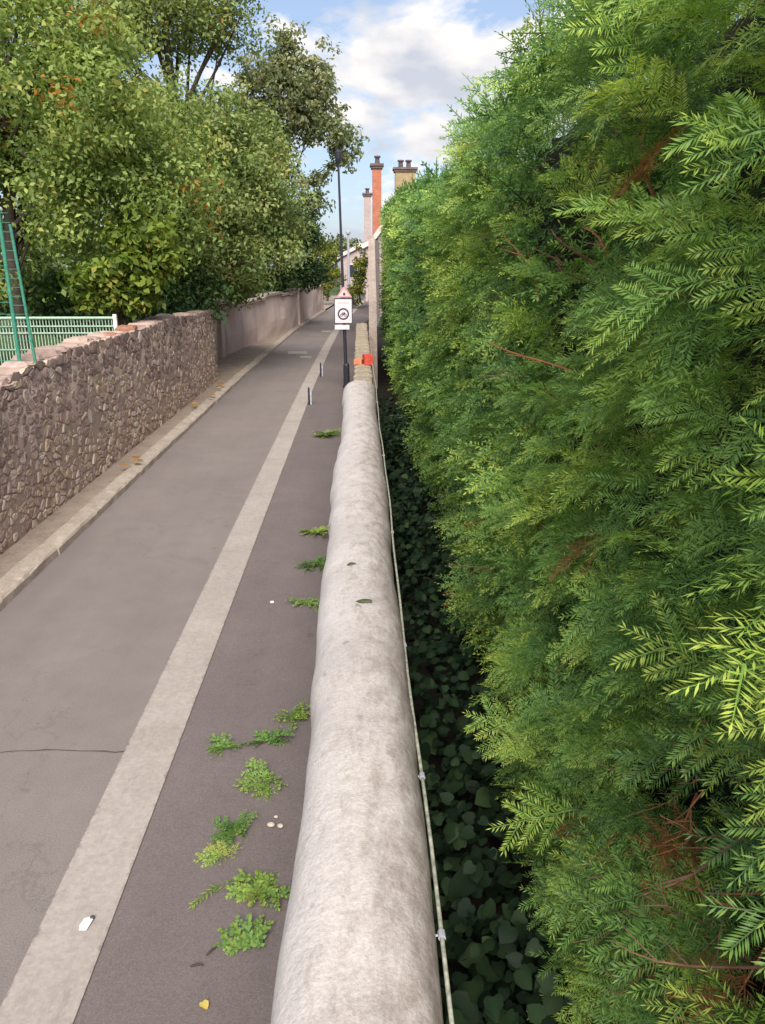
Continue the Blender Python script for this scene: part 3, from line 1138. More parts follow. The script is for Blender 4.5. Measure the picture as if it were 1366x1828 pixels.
def brickmat(name, c1, c2, mo_):
    m, t, b = newmat(name)
    br = N(t, 'ShaderNodeTexBrick')
    br.inputs['Scale'].default_value = 4.5
    br.inputs['Color1'].default_value = tuple(c1) + (1,)
    br.inputs['Color2'].default_value = tuple(c2) + (1,)
    br.inputs['Mortar'].default_value = tuple(mo_) + (1,)
    br.inputs['Mortar Size'].default_value = 0.015
    mp = t.nodes.new('ShaderNodeMapping')
    mp.inputs['Rotation'].default_value = (math.pi / 2, 0, 0)
    t.links.new(t.nodes.new('ShaderNodeTexCoord').outputs['Object'], mp.inputs['Vector'])
    t.links.new(mp.outputs['Vector'], br.inputs['Vector'])
    n2 = noise(t, 3, 5)
    c = mixc(t, 0.5, br.outputs['Color'], ramp(t, n2, [(0.3, (0.35, 0.35, 0.35)), (0.7, (0.65, 0.65, 0.65))]), 'OVERLAY')
    t.links.new(c, b.inputs['Base Color'])
    b.inputs['Roughness'].default_value = 0.9
    return m
M['redbrick'] = brickmat('red_brick', (0.36, 0.115, 0.07), (0.42, 0.15, 0.085), (0.32, 0.16, 0.11))
M['tanbrick'] = brickmat('tan_brick', (0.30, 0.22, 0.12), (0.36, 0.26, 0.15), (0.26, 0.20, 0.13))
M['pinkrender'] = stony('pinkish_render', (0.33, 0.25, 0.24), (0.42, 0.33, 0.31), 1.2)
M['slate'] = stony('slate', (0.08, 0.075, 0.085), (0.14, 0.13, 0.14), 4)
M['tileroof'] = stony('clay_roof', (0.26, 0.13, 0.08), (0.36, 0.19, 0.12), 4)
M['board'] = plain('painted_board', (0.66, 0.52, 0.47), 0.5)
M['glass'] = plain('dark_window_glass', (0.03, 0.035, 0.045), 0.1)

def house(name, label, x0, x1, ya, yb, eave, rise, wallm, roofm, ridge_along_y=True):
    off = Vector(((x0 + x1) / 2, ya, 0))
    h = empty(name, off, label, 'house')
    k = MB()
    w = x1 - x0
    d = yb - ya
    P = [(-w / 2, 0), (w / 2, 0), (w / 2, eave), (0, eave + rise), (-w / 2, eave)]
    prism(k, P, 0, d)
    k.obj('wall', wallm, h)
    for s_ in (-1, 1):
        k = MB()
        ov = 0.25
        e = Vector((s_ * (w / 2 + ov), 0, eave - rise * ov / (w / 2)))
        r = Vector((0, 0, eave + rise))
        up = Vector((0, 0, 0.05))
        V = [e + up + Vector((0, -0.2, 0)), r + up + Vector((0, -0.2, 0)), r + up + Vector((0, d + 0.2, 0)), e + up + Vector((0, d + 0.2, 0))]
        V2 = [v + Vector((0, 0, 0.12)) for v in V]
        k.add(V + V2, [(0, 1, 2, 3), (7, 6, 5, 4), (0, 4, 5, 1), (1, 5, 6, 2), (2, 6, 7, 3), (3, 7, 4, 0)])
        k.obj('roof', roofm, h)
        k = MB()
        V = [e + Vector((0, -0.24, -0.10)), r + Vector((0, -0.24, -0.10)), r + Vector((0, -0.24, 0.20)), e + Vector((0, -0.24, 0.20))]
        V2 = [v + Vector((0, 0.035, 0)) for v in V]
        k.add(V + V2, [(0, 1, 2, 3), (7, 6, 5, 4), (0, 4, 5, 1), (1, 5, 6, 2), (2, 6, 7, 3), (3, 7, 4, 0)])
        k.obj('bargeboard', M['board'], h)
    for wx in (-w * 0.2, w * 0.2):
        k = MB()
        k.box((wx, -0.02, eave * 0.6), (0.9, 0.06, 1.2))
        wi = k.obj('window', M['board'], h)
        k = MB()
        k.box((wx, -0.045, eave * 0.6), (0.74, 0.04, 1.04))
        k.obj('pane', M['glass'], wi)
    return h, off
e0 = at_y(664, 432, 36)
e1 = at_y(686, 402, 36)
sl_ = (e1.z - e0.z) / (e1.x - e0.x)
h1, o1 = house('gabled_house', 'house with pale gable board and tall red chimney above the hedge end', e0.x + 0.25, e0.x + 2.85, 36, 44, e0.z + sl_ * 0.25, sl_ * 1.3, M['pinkrender'], M['slate'])
chimney(h1, o1, 665, 681, 300, 38, 2.5, M['redbrick'], [(674, 0.35, 0.12)], 0.6)
chimney(h1, o1, 706, 742, 306, 41, 3.0, M['tanbrick'], [(716, 0.36, 0.13), (730, 0.36, 0.13)], 0.7)
e0 = at_y(652, 430, 52)
h2, o2 = house('narrow_house', 'grey-roofed house with a dark chimney, farther off left of the red chimney', e0.x, e0.x + 5, 52, 60, e0.z - 0.3, 1.2, M['pinkrender'], M['slate'])
chimney(h2, o2, 650, 662, 350, 53, 2.2, M['pinkrender'], [(656, 0.3, 0.13)], 0.7)
e0 = at_y(632, 455, 70)
h3, o3 = house('distant_house', 'low distant house with an orange clay roof at the end of the path', e0.x - 1.2, e0.x + 2.4, 70, 76, at_y(640, 458, 70).z, 0.9, M['pinkrender'], M['tileroof'])

# ------------------------------------------------------------------ trees and shrubs
def leaf_cloud(C, Rc, n_per, size, rs, flat=0.35, base_t=0.5, spread=0.21, elong=0.55, accent=0.0):
    """C (m,3) cluster centres, Rc (m,) radii -> leaf diamonds"""
    m = len(C)
    k = n_per
    cen = np.repeat(C, k, 0)
    rad = np.repeat(Rc, k)
    d = rs.normal(size=(m * k, 3))
    d /= np.linalg.norm(d, axis=1, keepdims=True)
    rr = rad * rs.random(m * k) ** 0.45
    P = cen + d * rr[:, None] * np.array([1, 1, 0.75])
    nrm = d * 0.7 + rs.normal(size=(m * k, 3)) * 0.55 + np.array([0, 0, 0.55])
    nrm /= np.linalg.norm(nrm, axis=1, keepdims=True)
    t = rs.normal(size=(m * k, 3)) + np.array([0, 0, -0.5])
    t -= nrm * (t * nrm).sum(1, keepdims=True)
    t /= np.linalg.norm(t, axis=1, keepdims=True)
    bb = np.cross(nrm, t)
    s = size * rs.uniform(0.6, 1.35, m * k)[:, None]
    f = nrm * s * 0.10
    V = np.stack([P - t * s * 0.5, P + bb * s * elong * 0.5 + f, P + t * s * 0.5 - nrm * s * 0.08, P - bb * s * elong * 0.5 + f], 1).reshape(-1, 3)
    F = np.arange(m * k * 4).reshape(-1, 4)
    ct = np.repeat(rs.normal(base_t, spread, m), k) + rs.normal(0, 0.12, m * k)
    ct = np.clip(ct, 0.0, 0.93)
    if accent:
        am = np.repeat(rs.random(m) < accent, k) & (rs.random(m * k) < 0.6)
        ct[am] = 1.0
    return V, F, np.repeat(ct, 4)

def tree(name, label, base, trunk_h, trunk_r, ells, n_cl, n_per, leaf, mat, rs_seed, cl_r=(0.35, 0.7), limbs=14, group=None, cat='tree', hollow=0.25, lean=(0, 0), base_t=0.5, accent=0.0, elong=0.55, thin=-0.25, limb_px=None):
    rs = np.random.default_rng(rs_seed)
    off = Vector(base)
    t_ = empty(name, off, label, cat, group)
    w = np.array([e[1][0] * e[1][1] * e[1][2] for e in ells]) ** 0.8
    w = w / w.sum()
    C = []
    while len(C) < n_cl:
        e = ells[rs.choice(len(ells), p=w)]
        d = rs.normal(size=3)
        d /= np.linalg.norm(d)
        r = (hollow + (1 - hollow) * rs.random()) ** 0.6
        p = np.array(e[0]) + d * r * np.array(e[1]) * (1 + 0.22 * rs.normal())
        if float(vnoise(p * 0.75 + rs_seed)) < thin:
            continue
        if p[2] < 0.25:
            continue
        C.append(p)
    C = np.array(C)
    Rc = rs.uniform(cl_r[0], cl_r[1], len(C))
    V, F, T = leaf_cloud(C, Rc, n_per, leaf, rs, base_t=base_t, accent=accent, elong=elong)
    V = V - np.array(off)
    link('crown', mesh_np('crown', V, F, T), mat, t_)
    k = MB()
    th = trunk_h
    tp = [Vector((lean[0] * u + 0.08 * math.sin(u * 5 + rs_seed), lean[1] * u + 0.06 * math.cos(u * 4 + rs_seed), th * u)) for u in np.linspace(0, 1, 9)]
    k.tube(tp, [trunk_r * (1.25 if i == 0 else 1 - 0.09 * i) for i in range(9)], 10)
    k.obj('trunk', M['bark'], t_, smooth=True)
    ok = np.arange(len(C))
    if limb_px:
        ok = np.where(C[:, 0] / C[:, 1] < (limb_px - 642) / FPX)[0]
    idx = rs.choice(ok, min(limbs, len(ok)), replace=False)
    for i in idx:
        tgt = Vector(C[i]) - off
        u = rs.uniform(0.3, 0.98)
        st_ = Vector((lean[0] * u, lean[1] * u, th * u)) + Vector((0.08 * math.sin(u * 5 + rs_seed), 0.06 * math.cos(u * 4 + rs_seed), 0))
        mid = st_.lerp(tgt, 0.5) + Vector((0, 0, -0.1 * (tgt - st_).length + 0.25))
        pts_ = []
        for q in np.linspace(0, 1, 7):
            pts_.append(st_ * (1 - q) ** 2 + mid * 2 * q * (1 - q) + tgt * q * q + Vector(rs.normal(size=3)) * 0.02)
        r0 = trunk_r * rs.uniform(0.15, 0.32)
        kk = MB()
        kk.tube(pts_, [r0 * (1 - 0.8 * q) + 0.006 for q in np.linspace(0, 1, 7)], 7)
        kk.obj('limb', M['bark'], t_, smooth=True)
    return t_

def E(px, py, Y, rx, ry, rz):
    """ellipsoid: centre seen at pixel at depth Y, radii in metres"""
    p = at_y(px, py, Y)
    return ((p.x, p.y, p.z), (rx, ry, rz))

def gp(px, Y, z=0.28):
    return (at_y(px, 475, Y).x, Y, z)

tree('broadleaf_tree', 'large olive green tree filling the upper left corner', gp(30, 13.5), 4.5, 0.15,
     [E(60, 230, 13, 2.2, 2.0, 1.8), E(190, 330, 13.5, 1.7, 1.6, 1.4), E(20, 60, 14, 2.2, 2.0, 1.8), E(-160, 250, 13, 2.2, 2, 2.6), E(150, 140, 14, 1.3, 1.3, 1.2), E(240, 250, 14.5, 1.0, 1.0, 1.0)],
     820, 92, 0.086, M['leafA'], 3, (0.28, 0.55), 26, accent=0.01, base_t=0.58)
tree('broadleaf_tree', 'tall mottled tree with autumn tinged leaves rising behind the others', gp(330, 21), 7.5, 0.24,
     [E(300, 40, 21, 2.3, 2.2, 2.0), E(380, 60, 21, 1.4, 1.6, 1.3), E(250, -60, 21, 2.6, 2.4, 2.0), E(300, 230, 21, 1.7, 1.8, 1.6), E(395, -90, 21, 1.3, 1.5, 1.6), E(300, 140, 21, 2.0, 1.6, 1.1), E(400, 170, 22, 1.3, 1.3, 1.1), E(180, 60, 20, 1.3, 1.4, 1.3)],
     620, 38, 0.110, M['leafB'], 5, (0.35, 0.68), 22, accent=0.03, hollow=0.1, thin=-0.02, base_t=0.62)
tree('broadleaf_tree', 'dense green tree in the middle of the left tree row', gp(330, 17), 4.2, 0.18,
     [E(350, 330, 17, 1.8, 1.6, 1.7), E(290, 420, 16, 1.5, 1.4, 1.1), E(430, 300, 17.5, 1.2, 1.3, 1.3), E(460, 400, 18, 1.0, 1.2, 1.1), E(390, 430, 16.5, 1.2, 1.2, 1.0), E(250, 240, 16.5, 0.9, 1, 0.9)],
     720, 86, 0.090, M['leafB'], 8, (0.28, 0.5), 22, base_t=0.55)
tree('airy_tree', 'airy tree with sky showing through its loose crown, overhanging the path', gp(435, 25), 7.4, 0.15,
     [E(520, 150, 25, 1.3, 1.6, 1.3), E(515, 95, 25, 0.55, 0.7, 0.9), E(545, 190, 25, 0.9, 1.1, 0.9), E(570, 250, 25, 1.15, 1.2, 0.75), E(430, 230, 25.5, 1.5, 1.4, 1.4), E(610, 245, 25, 0.5, 0.7, 0.5), E(545, 315, 25, 0.8, 1.0, 0.6), E(555, 360, 25.5, 0.45, 0.6, 0.5), E(600, 285, 25, 0.6, 0.6, 0.35), E(480, 300, 25, 1.0, 1.1, 0.9), E(505, 62, 25, 0.25, 0.25, 0.4), E(460, 150, 25.5, 0.9, 1.0, 0.9), E(575, 130, 25, 0.35, 0.5, 0.7), E(585, 190, 25, 0.5, 0.6, 0.6), E(500, 230, 25, 1.1, 1.2, 0.8)],
     760, 24, 0.135, M['leafC'], 12, (0.16, 0.34), 30, hollow=0.05, thin=-0.42, base_t=0.68, lean=(1.3, 0), limb_px=575)
tree('evergreen_tree', 'dark rounded evergreen at the far end of the pale wall', gp(500, 30), 2.6, 0.12,
     [E(525, 440, 30, 1.15, 1.2, 1.5), E(500, 480, 29.5, 1.2, 1.2, 0.9), E(550, 470, 30.5, 0.75, 0.9, 1.0)],
     240, 42, 0.13, M['leafD'], 15, (0.25, 0.42), 10, base_t=0.45)
tree('bright_shrub', 'bright yellow-green shrub with large leaves behind the mesh fence', gp(195, 11.3), 1.5, 0.04,
     [E(205, 470, 11.2, 0.72, 0.4, 0.60), E(160, 420, 11.2, 0.36, 0.3, 0.42), E(265, 455, 11.3, 0.42, 0.3, 0.36), E(230, 520, 11.2, 0.36, 0.3, 0.28)],
     130, 34, 0.115, M['leafE'], 18, (0.15, 0.26), 14, cat='shrub', base_t=0.6, accent=0.02, elong=0.6)
tree('dark_shrub', 'dark green shrub growing low just behind the stone wall', gp(315, 16.5), 1.2, 0.06,
     [E(330, 525, 15.5, 1.0, 0.8, 0.6), E(270, 540, 15.5, 0.8, 0.7, 0.45), E(400, 490, 17, 0.9, 0.8, 0.7)],
     150, 40, 0.10, M['leafD'], 21, (0.2, 0.36), 10, cat='shrub', base_t=0.6)
tree('yellow_shrub', 'yellowish shrub hanging over the start of the pale wall', gp(400, 21.5), 1.3, 0.05,
     [E(420, 512, 20.5, 0.65, 0.5, 0.4), E(385, 525, 20.2, 0.45, 0.5, 0.3)],
     70, 36, 0.09, M['leafF'], 24, (0.15, 0.28), 8, cat='shrub', base_t=0.5)
tree('low_shrub', 'low dark bush under the trees near the mesh fence', gp(120, 15.5), 1.0, 0.06,
     [E(90, 530, 15.5, 1.2, 0.8, 0.5), E(-80, 520, 15.5, 1.4, 0.8, 0.6), E(200, 545, 15.8, 0.9, 0.7, 0.4)],
     150, 36, 0.11, M['leafD'], 27, (0.2, 0.4), 8, cat='shrub', base_t=0.75)
# back row that closes the wood
tree('backdrop_tree', 'shaded tree deep in the wood at left', gp(60, 24), 5.0, 0.2,
     [E(80, 330, 24, 3.6, 2.0, 2.6), E(40, 470, 23, 3.4, 1.6, 1.4)], 260, 44, 0.20, M['leafB'], 31, (0.45, 0.8), 16, base_t=0.3)
tree('backdrop_tree', 'shaded tree deep in the wood behind the dense green tree', gp(340, 28), 5.0, 0.2,
     [E(330, 400, 28, 3.2, 1.8, 2.0), E(450, 430, 30, 2.0, 1.5, 1.6), E(420, 330, 30, 2.0, 1.5, 1.6)], 260, 44, 0.20, M['leafB'], 33, (0.4, 0.75), 16, base_t=0.3)
# far end of the path
tree('olive_bush', 'olive bush at the far left end of the path', gp(586, 46), 1.6, 0.06,
     [E(586, 490, 46, 0.75, 0.7, 1.3), E(597, 470, 47, 0.55, 0.6, 1.2), E(578, 450, 50, 0.9, 0.8, 1.0)],
     90, 30, 0.17, M['leafF'], 36, (0.25, 0.42), 6, cat='bush', base_t=0.4)
tree('olive_bush', 'olive bush beyond the lamp post beside the tall pale wall', gp(640, 44), 1.4, 0.06,
     [E(640, 490, 44, 0.40, 0.6, 1.3), E(633, 520, 43, 0.35, 0.6, 0.8), E(646, 465, 45, 0.40, 0.6, 0.8), E(620, 525, 44, 0.5, 0.6, 0.6)],
     80, 30, 0.15, M['leafF'], 39, (0.22, 0.36), 6, cat='bush', base_t=0.4)
tree('far_tree', 'small hazy tree on the skyline beyond the path', gp(600, 90), 3.0, 0.2,
     [E(560, 455, 90, 3.6, 2, 1.8), E(625, 450, 92, 2.4, 2, 1.6), E(660, 455, 92, 2.4, 2, 1.4)], 120, 34, 0.4, M['leafC'], 42, (0.5, 0.9), 6, base_t=0.6)

# ------------------------------------------------------------------ yew hedge
def face_x(y, z):
    y = np.asarray(y, float)
    z = np.asarray(z, float)
    p = np.stack([y * 1.5, z * 1.5, np.full_like(y, 2.0)], -1)
    p2 = np.stack([y * 4.2, z * 4.2, np.full_like(y, 8.0)], -1)
    x = 0.625 + 0.055 * vnoise(p) + 0.035 * vnoise(p2)
    x = x + np.clip(0.60 - z, 0, 1) * 0.45            # recedes at the foot
    x = x + np.clip(y - 6, 0, 20) * 0.006
    return x
def ztop(y):
    y = np.asarray(y, float)
    return np.interp(y, [-1, 2.5, 4.8, 5.6, 6.6, 8.5, 13, 18, 22], [2.90, 2.88, 2.82, 2.70, 2.72, 2.86, 3.12, 3.36, 3.45]) + 0.05 * vnoise(np.stack([y * 2.2, y * 0, y * 0 + 5], -1))

def spray_template(seed, n_side, n_needles, nl, nw, length, rs=None):
    """flat yew spray in the XY plane: stem along +X; needles as diamonds. returns V, F(quads), t"""
    rs = np.random.default_rng(seed)
    V, F, T = [], [], []
    def needle(p, d, up, l, w, t):
        b = np.cross(up, d)
        b /= np.linalg.norm(b) + 1e-9
        i = len(V)
        V.extend([p, p + d * l * 0.45 + b * w / 2, p + d * l, p + d * l * 0.45 - b * w / 2])
        T.extend([t - 0.05, t, t + 0.08, t])
        F.append((i, i + 1, i + 2, i + 3))
    def shoot(p0, d0, L, n, t0, l, stemw):
        d0 = d0 / np.linalg.norm(d0)
        curve = np.array([0, 0, -1.0]) * 0.25
        pts_ = []
        for k in range(n + 1):
            u = k / n
            pts_.append(p0 + d0 * L * u + curve * L * u * u)
        for k in range(n):
            u = k / n
            p = pts_[k]
            d = pts_[k + 1] - p
            d /= np.linalg.norm(d)
            for s in (-1, 1):
                side = np.cross(np.array([0, 0, 1.0]), d) * s
                nd = side * 0.85 + d * (0.45 + 0.5 * u) + np.array([0, 0, rs.normal(0.10, 0.18)])
                nd /= np.linalg.norm(nd)
                up = np.array([0, 0, 1.0]) + rs.normal(size=3) * 0.3
                needle(p + d * rs.uniform(0, L / n), nd, up, l * rs.uniform(0.75, 1.1) * (1 - 0.35 * u), nw, t0 + 0.12 * u + rs.normal(0, 0.05))
        # terminal needle
        needle(pts_[-1], d, np.array([0, 0, 1.0]), l * 0.6, nw, t0 + 0.15)
        # stem as one thin ribbon
        i = len(V)
        b = np.cross(np.array([0, 0, 1.0]), d0)
        b = b / (np.linalg.norm(b) + 1e-9) * stemw / 2
        V.extend([p0 - b, p0 + b, pts_[-1] + b * 0.4, pts_[-1] - b * 0.4])
        T.extend([0.25] * 4)
        F.append((i, i + 1, i + 2, i + 3))
        return pts_
    main = shoot(np.zeros(3), np.array([1.0, 0, 0]), length, max(3, int(n_needles * 1.4)), 0.5, nl, nw * 1.3)
    for k in range(n_side):
        u = 0.12 + 0.7 * k / max(1, n_side)
        s = 1 if k % 2 else -1
        j = int(u * (len(main) - 1))
        d = np.array([0.75, 0.75 * s, rs.normal(0, 0.15)])
        shoot(main[j], d, length * (0.62 - 0.35 * u) * rs.uniform(0.75, 1.2), n_needles, 0.5 + rs.normal(0, 0.05), nl, nw)
    return np.array(V), np.array(F), np.array(T)

def place_sprays(temps, P, D, Nn, Sc, tint, rs):
    """instances merged to arrays: P position, D stem direction, Nn approximate plane normal"""
    Vs, Fs, Ts = [], [], []
    which = rs.integers(0, len(temps), len(P))
    base = 0
    D = D / np.linalg.norm(D, axis=1, keepdims=True)
    B = np.cross(Nn, D)
    B /= np.linalg.norm(B, axis=1, keepdims=True) + 1e-9
    Nz = np.cross(D, B)
    for w, (tv, tf, tt) in enumerate(temps):
        ix = np.where(which == w)[0]
        if not len(ix):
            continue
        V = (tv[None, :, 0:1] * D[ix][:, None, :] + tv[None, :, 1:2] * B[ix][:, None, :] + tv[None, :, 2:3] * Nz[ix][:, None, :]) * Sc[ix][:, None, None] + P[ix][:, None, :]
        n = tv.shape[0]
        F = tf[None] + (np.arange(len(ix)) * n)[:, None, None] + base
        base += n * len(ix)
        Vs.append(V.reshape(-1, 3))
        Fs.append(F.reshape(-1, tf.shape[1]))
        tn = tint[ix][:, None]
        Ts.append(np.where(tn > 0.95, tn, np.clip(tt[None] - 0.5 + tn, 0.0, 0.93)).ravel())
    return np.concatenate(Vs), np.concatenate(Fs), np.concatenate(Ts)

HO = np.array([0.9, 5.0, 0.0])
_d = ray(1210, 1570)
DY, DZ = _d.y * 0.56 / _d.x, H + _d.z * 0.56 / _d.x     # browned patch low on the near face
hedge = empty('yew_hedge', tuple(HO), 'tall dense yew hedge with feathery green sprays along the right side', 'hedge')
rs = np.random.default_rng(77)
def hedge_points(y0, y1, dens, zlo, rs, layers=((0.0, 0.05, 0.62), (0.10, 0.06, 0.38))):
    Ps, Ts, Ls = [], [], []
    area = (y1 - y0) * 2.7
    n = int(area * dens)
    y = rs.uniform(y0, y1, n)
    z = zlo + (ztop(y) - zlo) * rs.random(n)
    lay = rs.random(n)
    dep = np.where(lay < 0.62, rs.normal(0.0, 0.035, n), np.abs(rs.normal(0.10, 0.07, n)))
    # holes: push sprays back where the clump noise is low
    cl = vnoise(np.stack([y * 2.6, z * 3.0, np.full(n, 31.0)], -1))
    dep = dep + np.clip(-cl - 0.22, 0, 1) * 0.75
    x = face_x(y, z) + dep
    return np.stack([x, y, z], -1), dep, cl
def spray_set(y0, y1, dens, temps, name, scl, zlo=0.34, top=100):
    P, dep, cl = hedge_points(y0, y1, dens, zlo, rs)
    n = len(P)
    # outward stems, fanned along the hedge and drooping or rising by clump
    D = np.stack([-np.ones(n) * 0.75 + rs.normal(0, 0.3, n), rs.normal(-0.12, 0.62, n), rs.normal(0.12, 0.42, n)], -1)
    Nn = np.stack([-0.55 + rs.normal(0, 0.35, n), rs.normal(-0.2, 0.35, n), 0.8 + rs.normal(0, 0.25, n)], -1)
    big = vnoise(np.stack([P[:, 1] * 0.9, P[:, 2] * 0.9, np.full(n, 51.0)], -1))
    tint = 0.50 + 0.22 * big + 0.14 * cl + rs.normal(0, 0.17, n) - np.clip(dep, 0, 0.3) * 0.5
    fresh = rs.random(n) < (0.09 + 0.10 * (P[:, 2] < 1.3))
    tint = np.where(fresh, 0.82 + rs.normal(0, 0.04, n), tint)
    dead = rs.random(n) < 0.007 + 0.26 * np.exp(-(((P[:, 1] - DY) / 0.20) ** 2 + ((P[:, 2] - DZ) / 0.16) ** 2))
    tint = np.where(dead, 0.985, np.clip(tint, 0.08, 0.90))
    Sc = rs.uniform(0.7, 1.25, n) * scl
    # leaders on the top edge
    m = int((y1 - y0) * top)
    y = rs.uniform(y0, y1, m)
    xx = face_x(y, ztop(y)) + np.abs(rs.normal(0.0, 0.28, m)) + 0.02
    P2_ = np.stack([xx, y, ztop(y) - 0.06 + rs.normal(0, 0.05, m)], -1)
    D2 = np.stack([-0.35 + rs.normal(0, 0.35, m), rs.normal(-0.1, 0.35, m), 0.8 + rs.normal(0, 0.25, m)], -1)
    N2 = np.stack([-0.8 + rs.normal(0, 0.4, m), rs.normal(-0.5, 0.5, m), rs.normal(0, 0.3, m)], -1)
    P = np.concatenate([P, P2_])
    D = np.concatenate([D, D2])
    Nn = np.concatenate([Nn, N2])
    tint = np.concatenate([tint, np.clip(rs.normal(0.40, 0.1, m), 0.05, 0.85)])
    Sc = np.concatenate([Sc, rs.uniform(0.8, 1.5, m) * scl])
    V, F, T = place_sprays(temps, P, D, Nn, Sc, tint, rs)
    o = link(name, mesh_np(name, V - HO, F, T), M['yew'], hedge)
    o['kind'] = 'stuff'
    return o
tA = [spray_template(100 + i, 6, 16, 0.0215, 0.0023, 0.16) for i in range(8)]
tB = [spray_template(200 + i, 4, 7, 0.024, 0.0050, 0.17) for i in range(6)]
tC = [spray_template(300 + i, 2, 4, 0.036, 0.011, 0.17) for i in range(5)]
spray_set(-0.1, 2.4, 290, tA, 'near_foliage', 1.06)
spray_set(2.4, 6.5, 300, tB, 'middle_foliage', 1.0)
spray_set(6.5, 21.0, 130, tC, 'distant_foliage', 1.2, zlo=0.3)

# solid lumpy core for the inner twigs, added to block light
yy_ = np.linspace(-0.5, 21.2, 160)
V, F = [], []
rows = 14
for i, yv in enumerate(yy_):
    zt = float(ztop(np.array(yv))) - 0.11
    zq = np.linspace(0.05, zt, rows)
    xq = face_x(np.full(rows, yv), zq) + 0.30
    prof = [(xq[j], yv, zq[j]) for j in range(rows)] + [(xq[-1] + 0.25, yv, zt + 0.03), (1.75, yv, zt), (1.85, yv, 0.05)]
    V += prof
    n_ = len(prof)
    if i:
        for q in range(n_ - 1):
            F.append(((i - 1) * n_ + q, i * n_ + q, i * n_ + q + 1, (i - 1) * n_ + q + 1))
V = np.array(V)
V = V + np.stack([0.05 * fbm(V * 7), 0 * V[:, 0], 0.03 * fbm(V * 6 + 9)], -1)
link('light_blocking_core', mesh_np('light_blocking_core', V - HO, np.array(F), np.full(len(V), 0.3)), M['core'], hedge)

# visible branches, each its own part
def branch(y, z, dx, dy, dz, L, r, mat, dep=0.06):
    x = float(face_x(np.array(y), np.array(z))) + dep
    p = Vector((x, y, z))
    d = Vector((dx, dy, dz)).normalized()
    pts_ = []
    for u in np.linspace(0, 1, 7):
        pts_.append(d * L * u + Vector((0.02 * math.sin(u * 5 + y * 9), 0.02 * math.sin(u * 4 + z * 7), -0.05 * L * u * u)))
    k = MB()
    k.tube(pts_, [r * (1 - 0.75 * u) for u in np.linspace(0, 1, 7)], 6)
    for q in range(3):
        j = 2 + q
        side = Vector((random.uniform(-1, .3), random.uniform(-1, 1), random.uniform(-.6, .8))).normalized()
        k.tube([pts_[j], pts_[j] + (d * 0.5 + side * 0.6) * L * 0.28], [r * 0.45, r * 0.15], 5)
    k.obj('branch', mat, hedge, smooth=True, loc=p - Vector(HO))
for i in range(46):
    y = random.uniform(0.8, 3.6)
    z = random.uniform(0.5, 2.35)
    branch(y, z, random.uniform(-0.8, -0.1), random.uniform(-0.9, 0.7), random.uniform(-0.5, 0.7), random.uniform(0.14, 0.32), random.uniform(0.003, 0.006), M['twig'] if random.random() < 0.75 else M['redtwig'], random.uniform(0.0, 0.10))
for i in range(26):
    y = random.gauss(DY, 0.15)
    z = random.gauss(DZ, 0.13)
    branch(y, z, random.uniform(-0.8, 0.0), random.uniform(-0.8, 0.8), random.uniform(-0.7, 0.5), random.uniform(0.10, 0.24), random.uniform(0.0014, 0.003), M['redtwig'] if random.random() < 0.6 else M['twig'], random.uniform(-0.05, 0.03))

# large bright fern-like sprays at the front, each its own part
tL = [spray_template(400 + i, 8, 26, 0.024, 0.0018, 0.20) for i in range(5)]
mlist = []
for i, (tv, tf, tt) in enumerate(tL):
    for j, tn in enumerate((0.55, 0.72)):
        me = mesh_np('bright_spray', tv, tf, np.clip(tt - 0.5 + tn, 0, 0.93))
        me.materials.append(M['yew'])
        mlist.append(me)
for i in range(55):
    y = random.uniform(1.05, 3.2)
    z = random.uniform(0.55, 2.7)
    x = float(face_x(np.array(y), np.array(z))) - random.uniform(0.0, 0.04)
    D = Vector((-0.8 + random.gauss(0, .25), random.gauss(-0.15, 0.55), random.gauss(0.05, 0.35))).normalized()
    Nn = Vector((-0.45 + random.gauss(0, .3), random.gauss(-0.35, .3), 0.75))
    Bv = Nn.cross(D).normalized()
    Nz = D.cross(Bv)
    o = link('spray', random.choice(mlist), None, hedge)
    s = random.uniform(0.55, 0.95)
    o.matrix_local = Matrix.Translation(Vector((x, y, z)) - Vector(HO)) @ Matrix((D, Bv, Nz)).transposed().to_4x4() @ Matrix.Scale(s, 4)

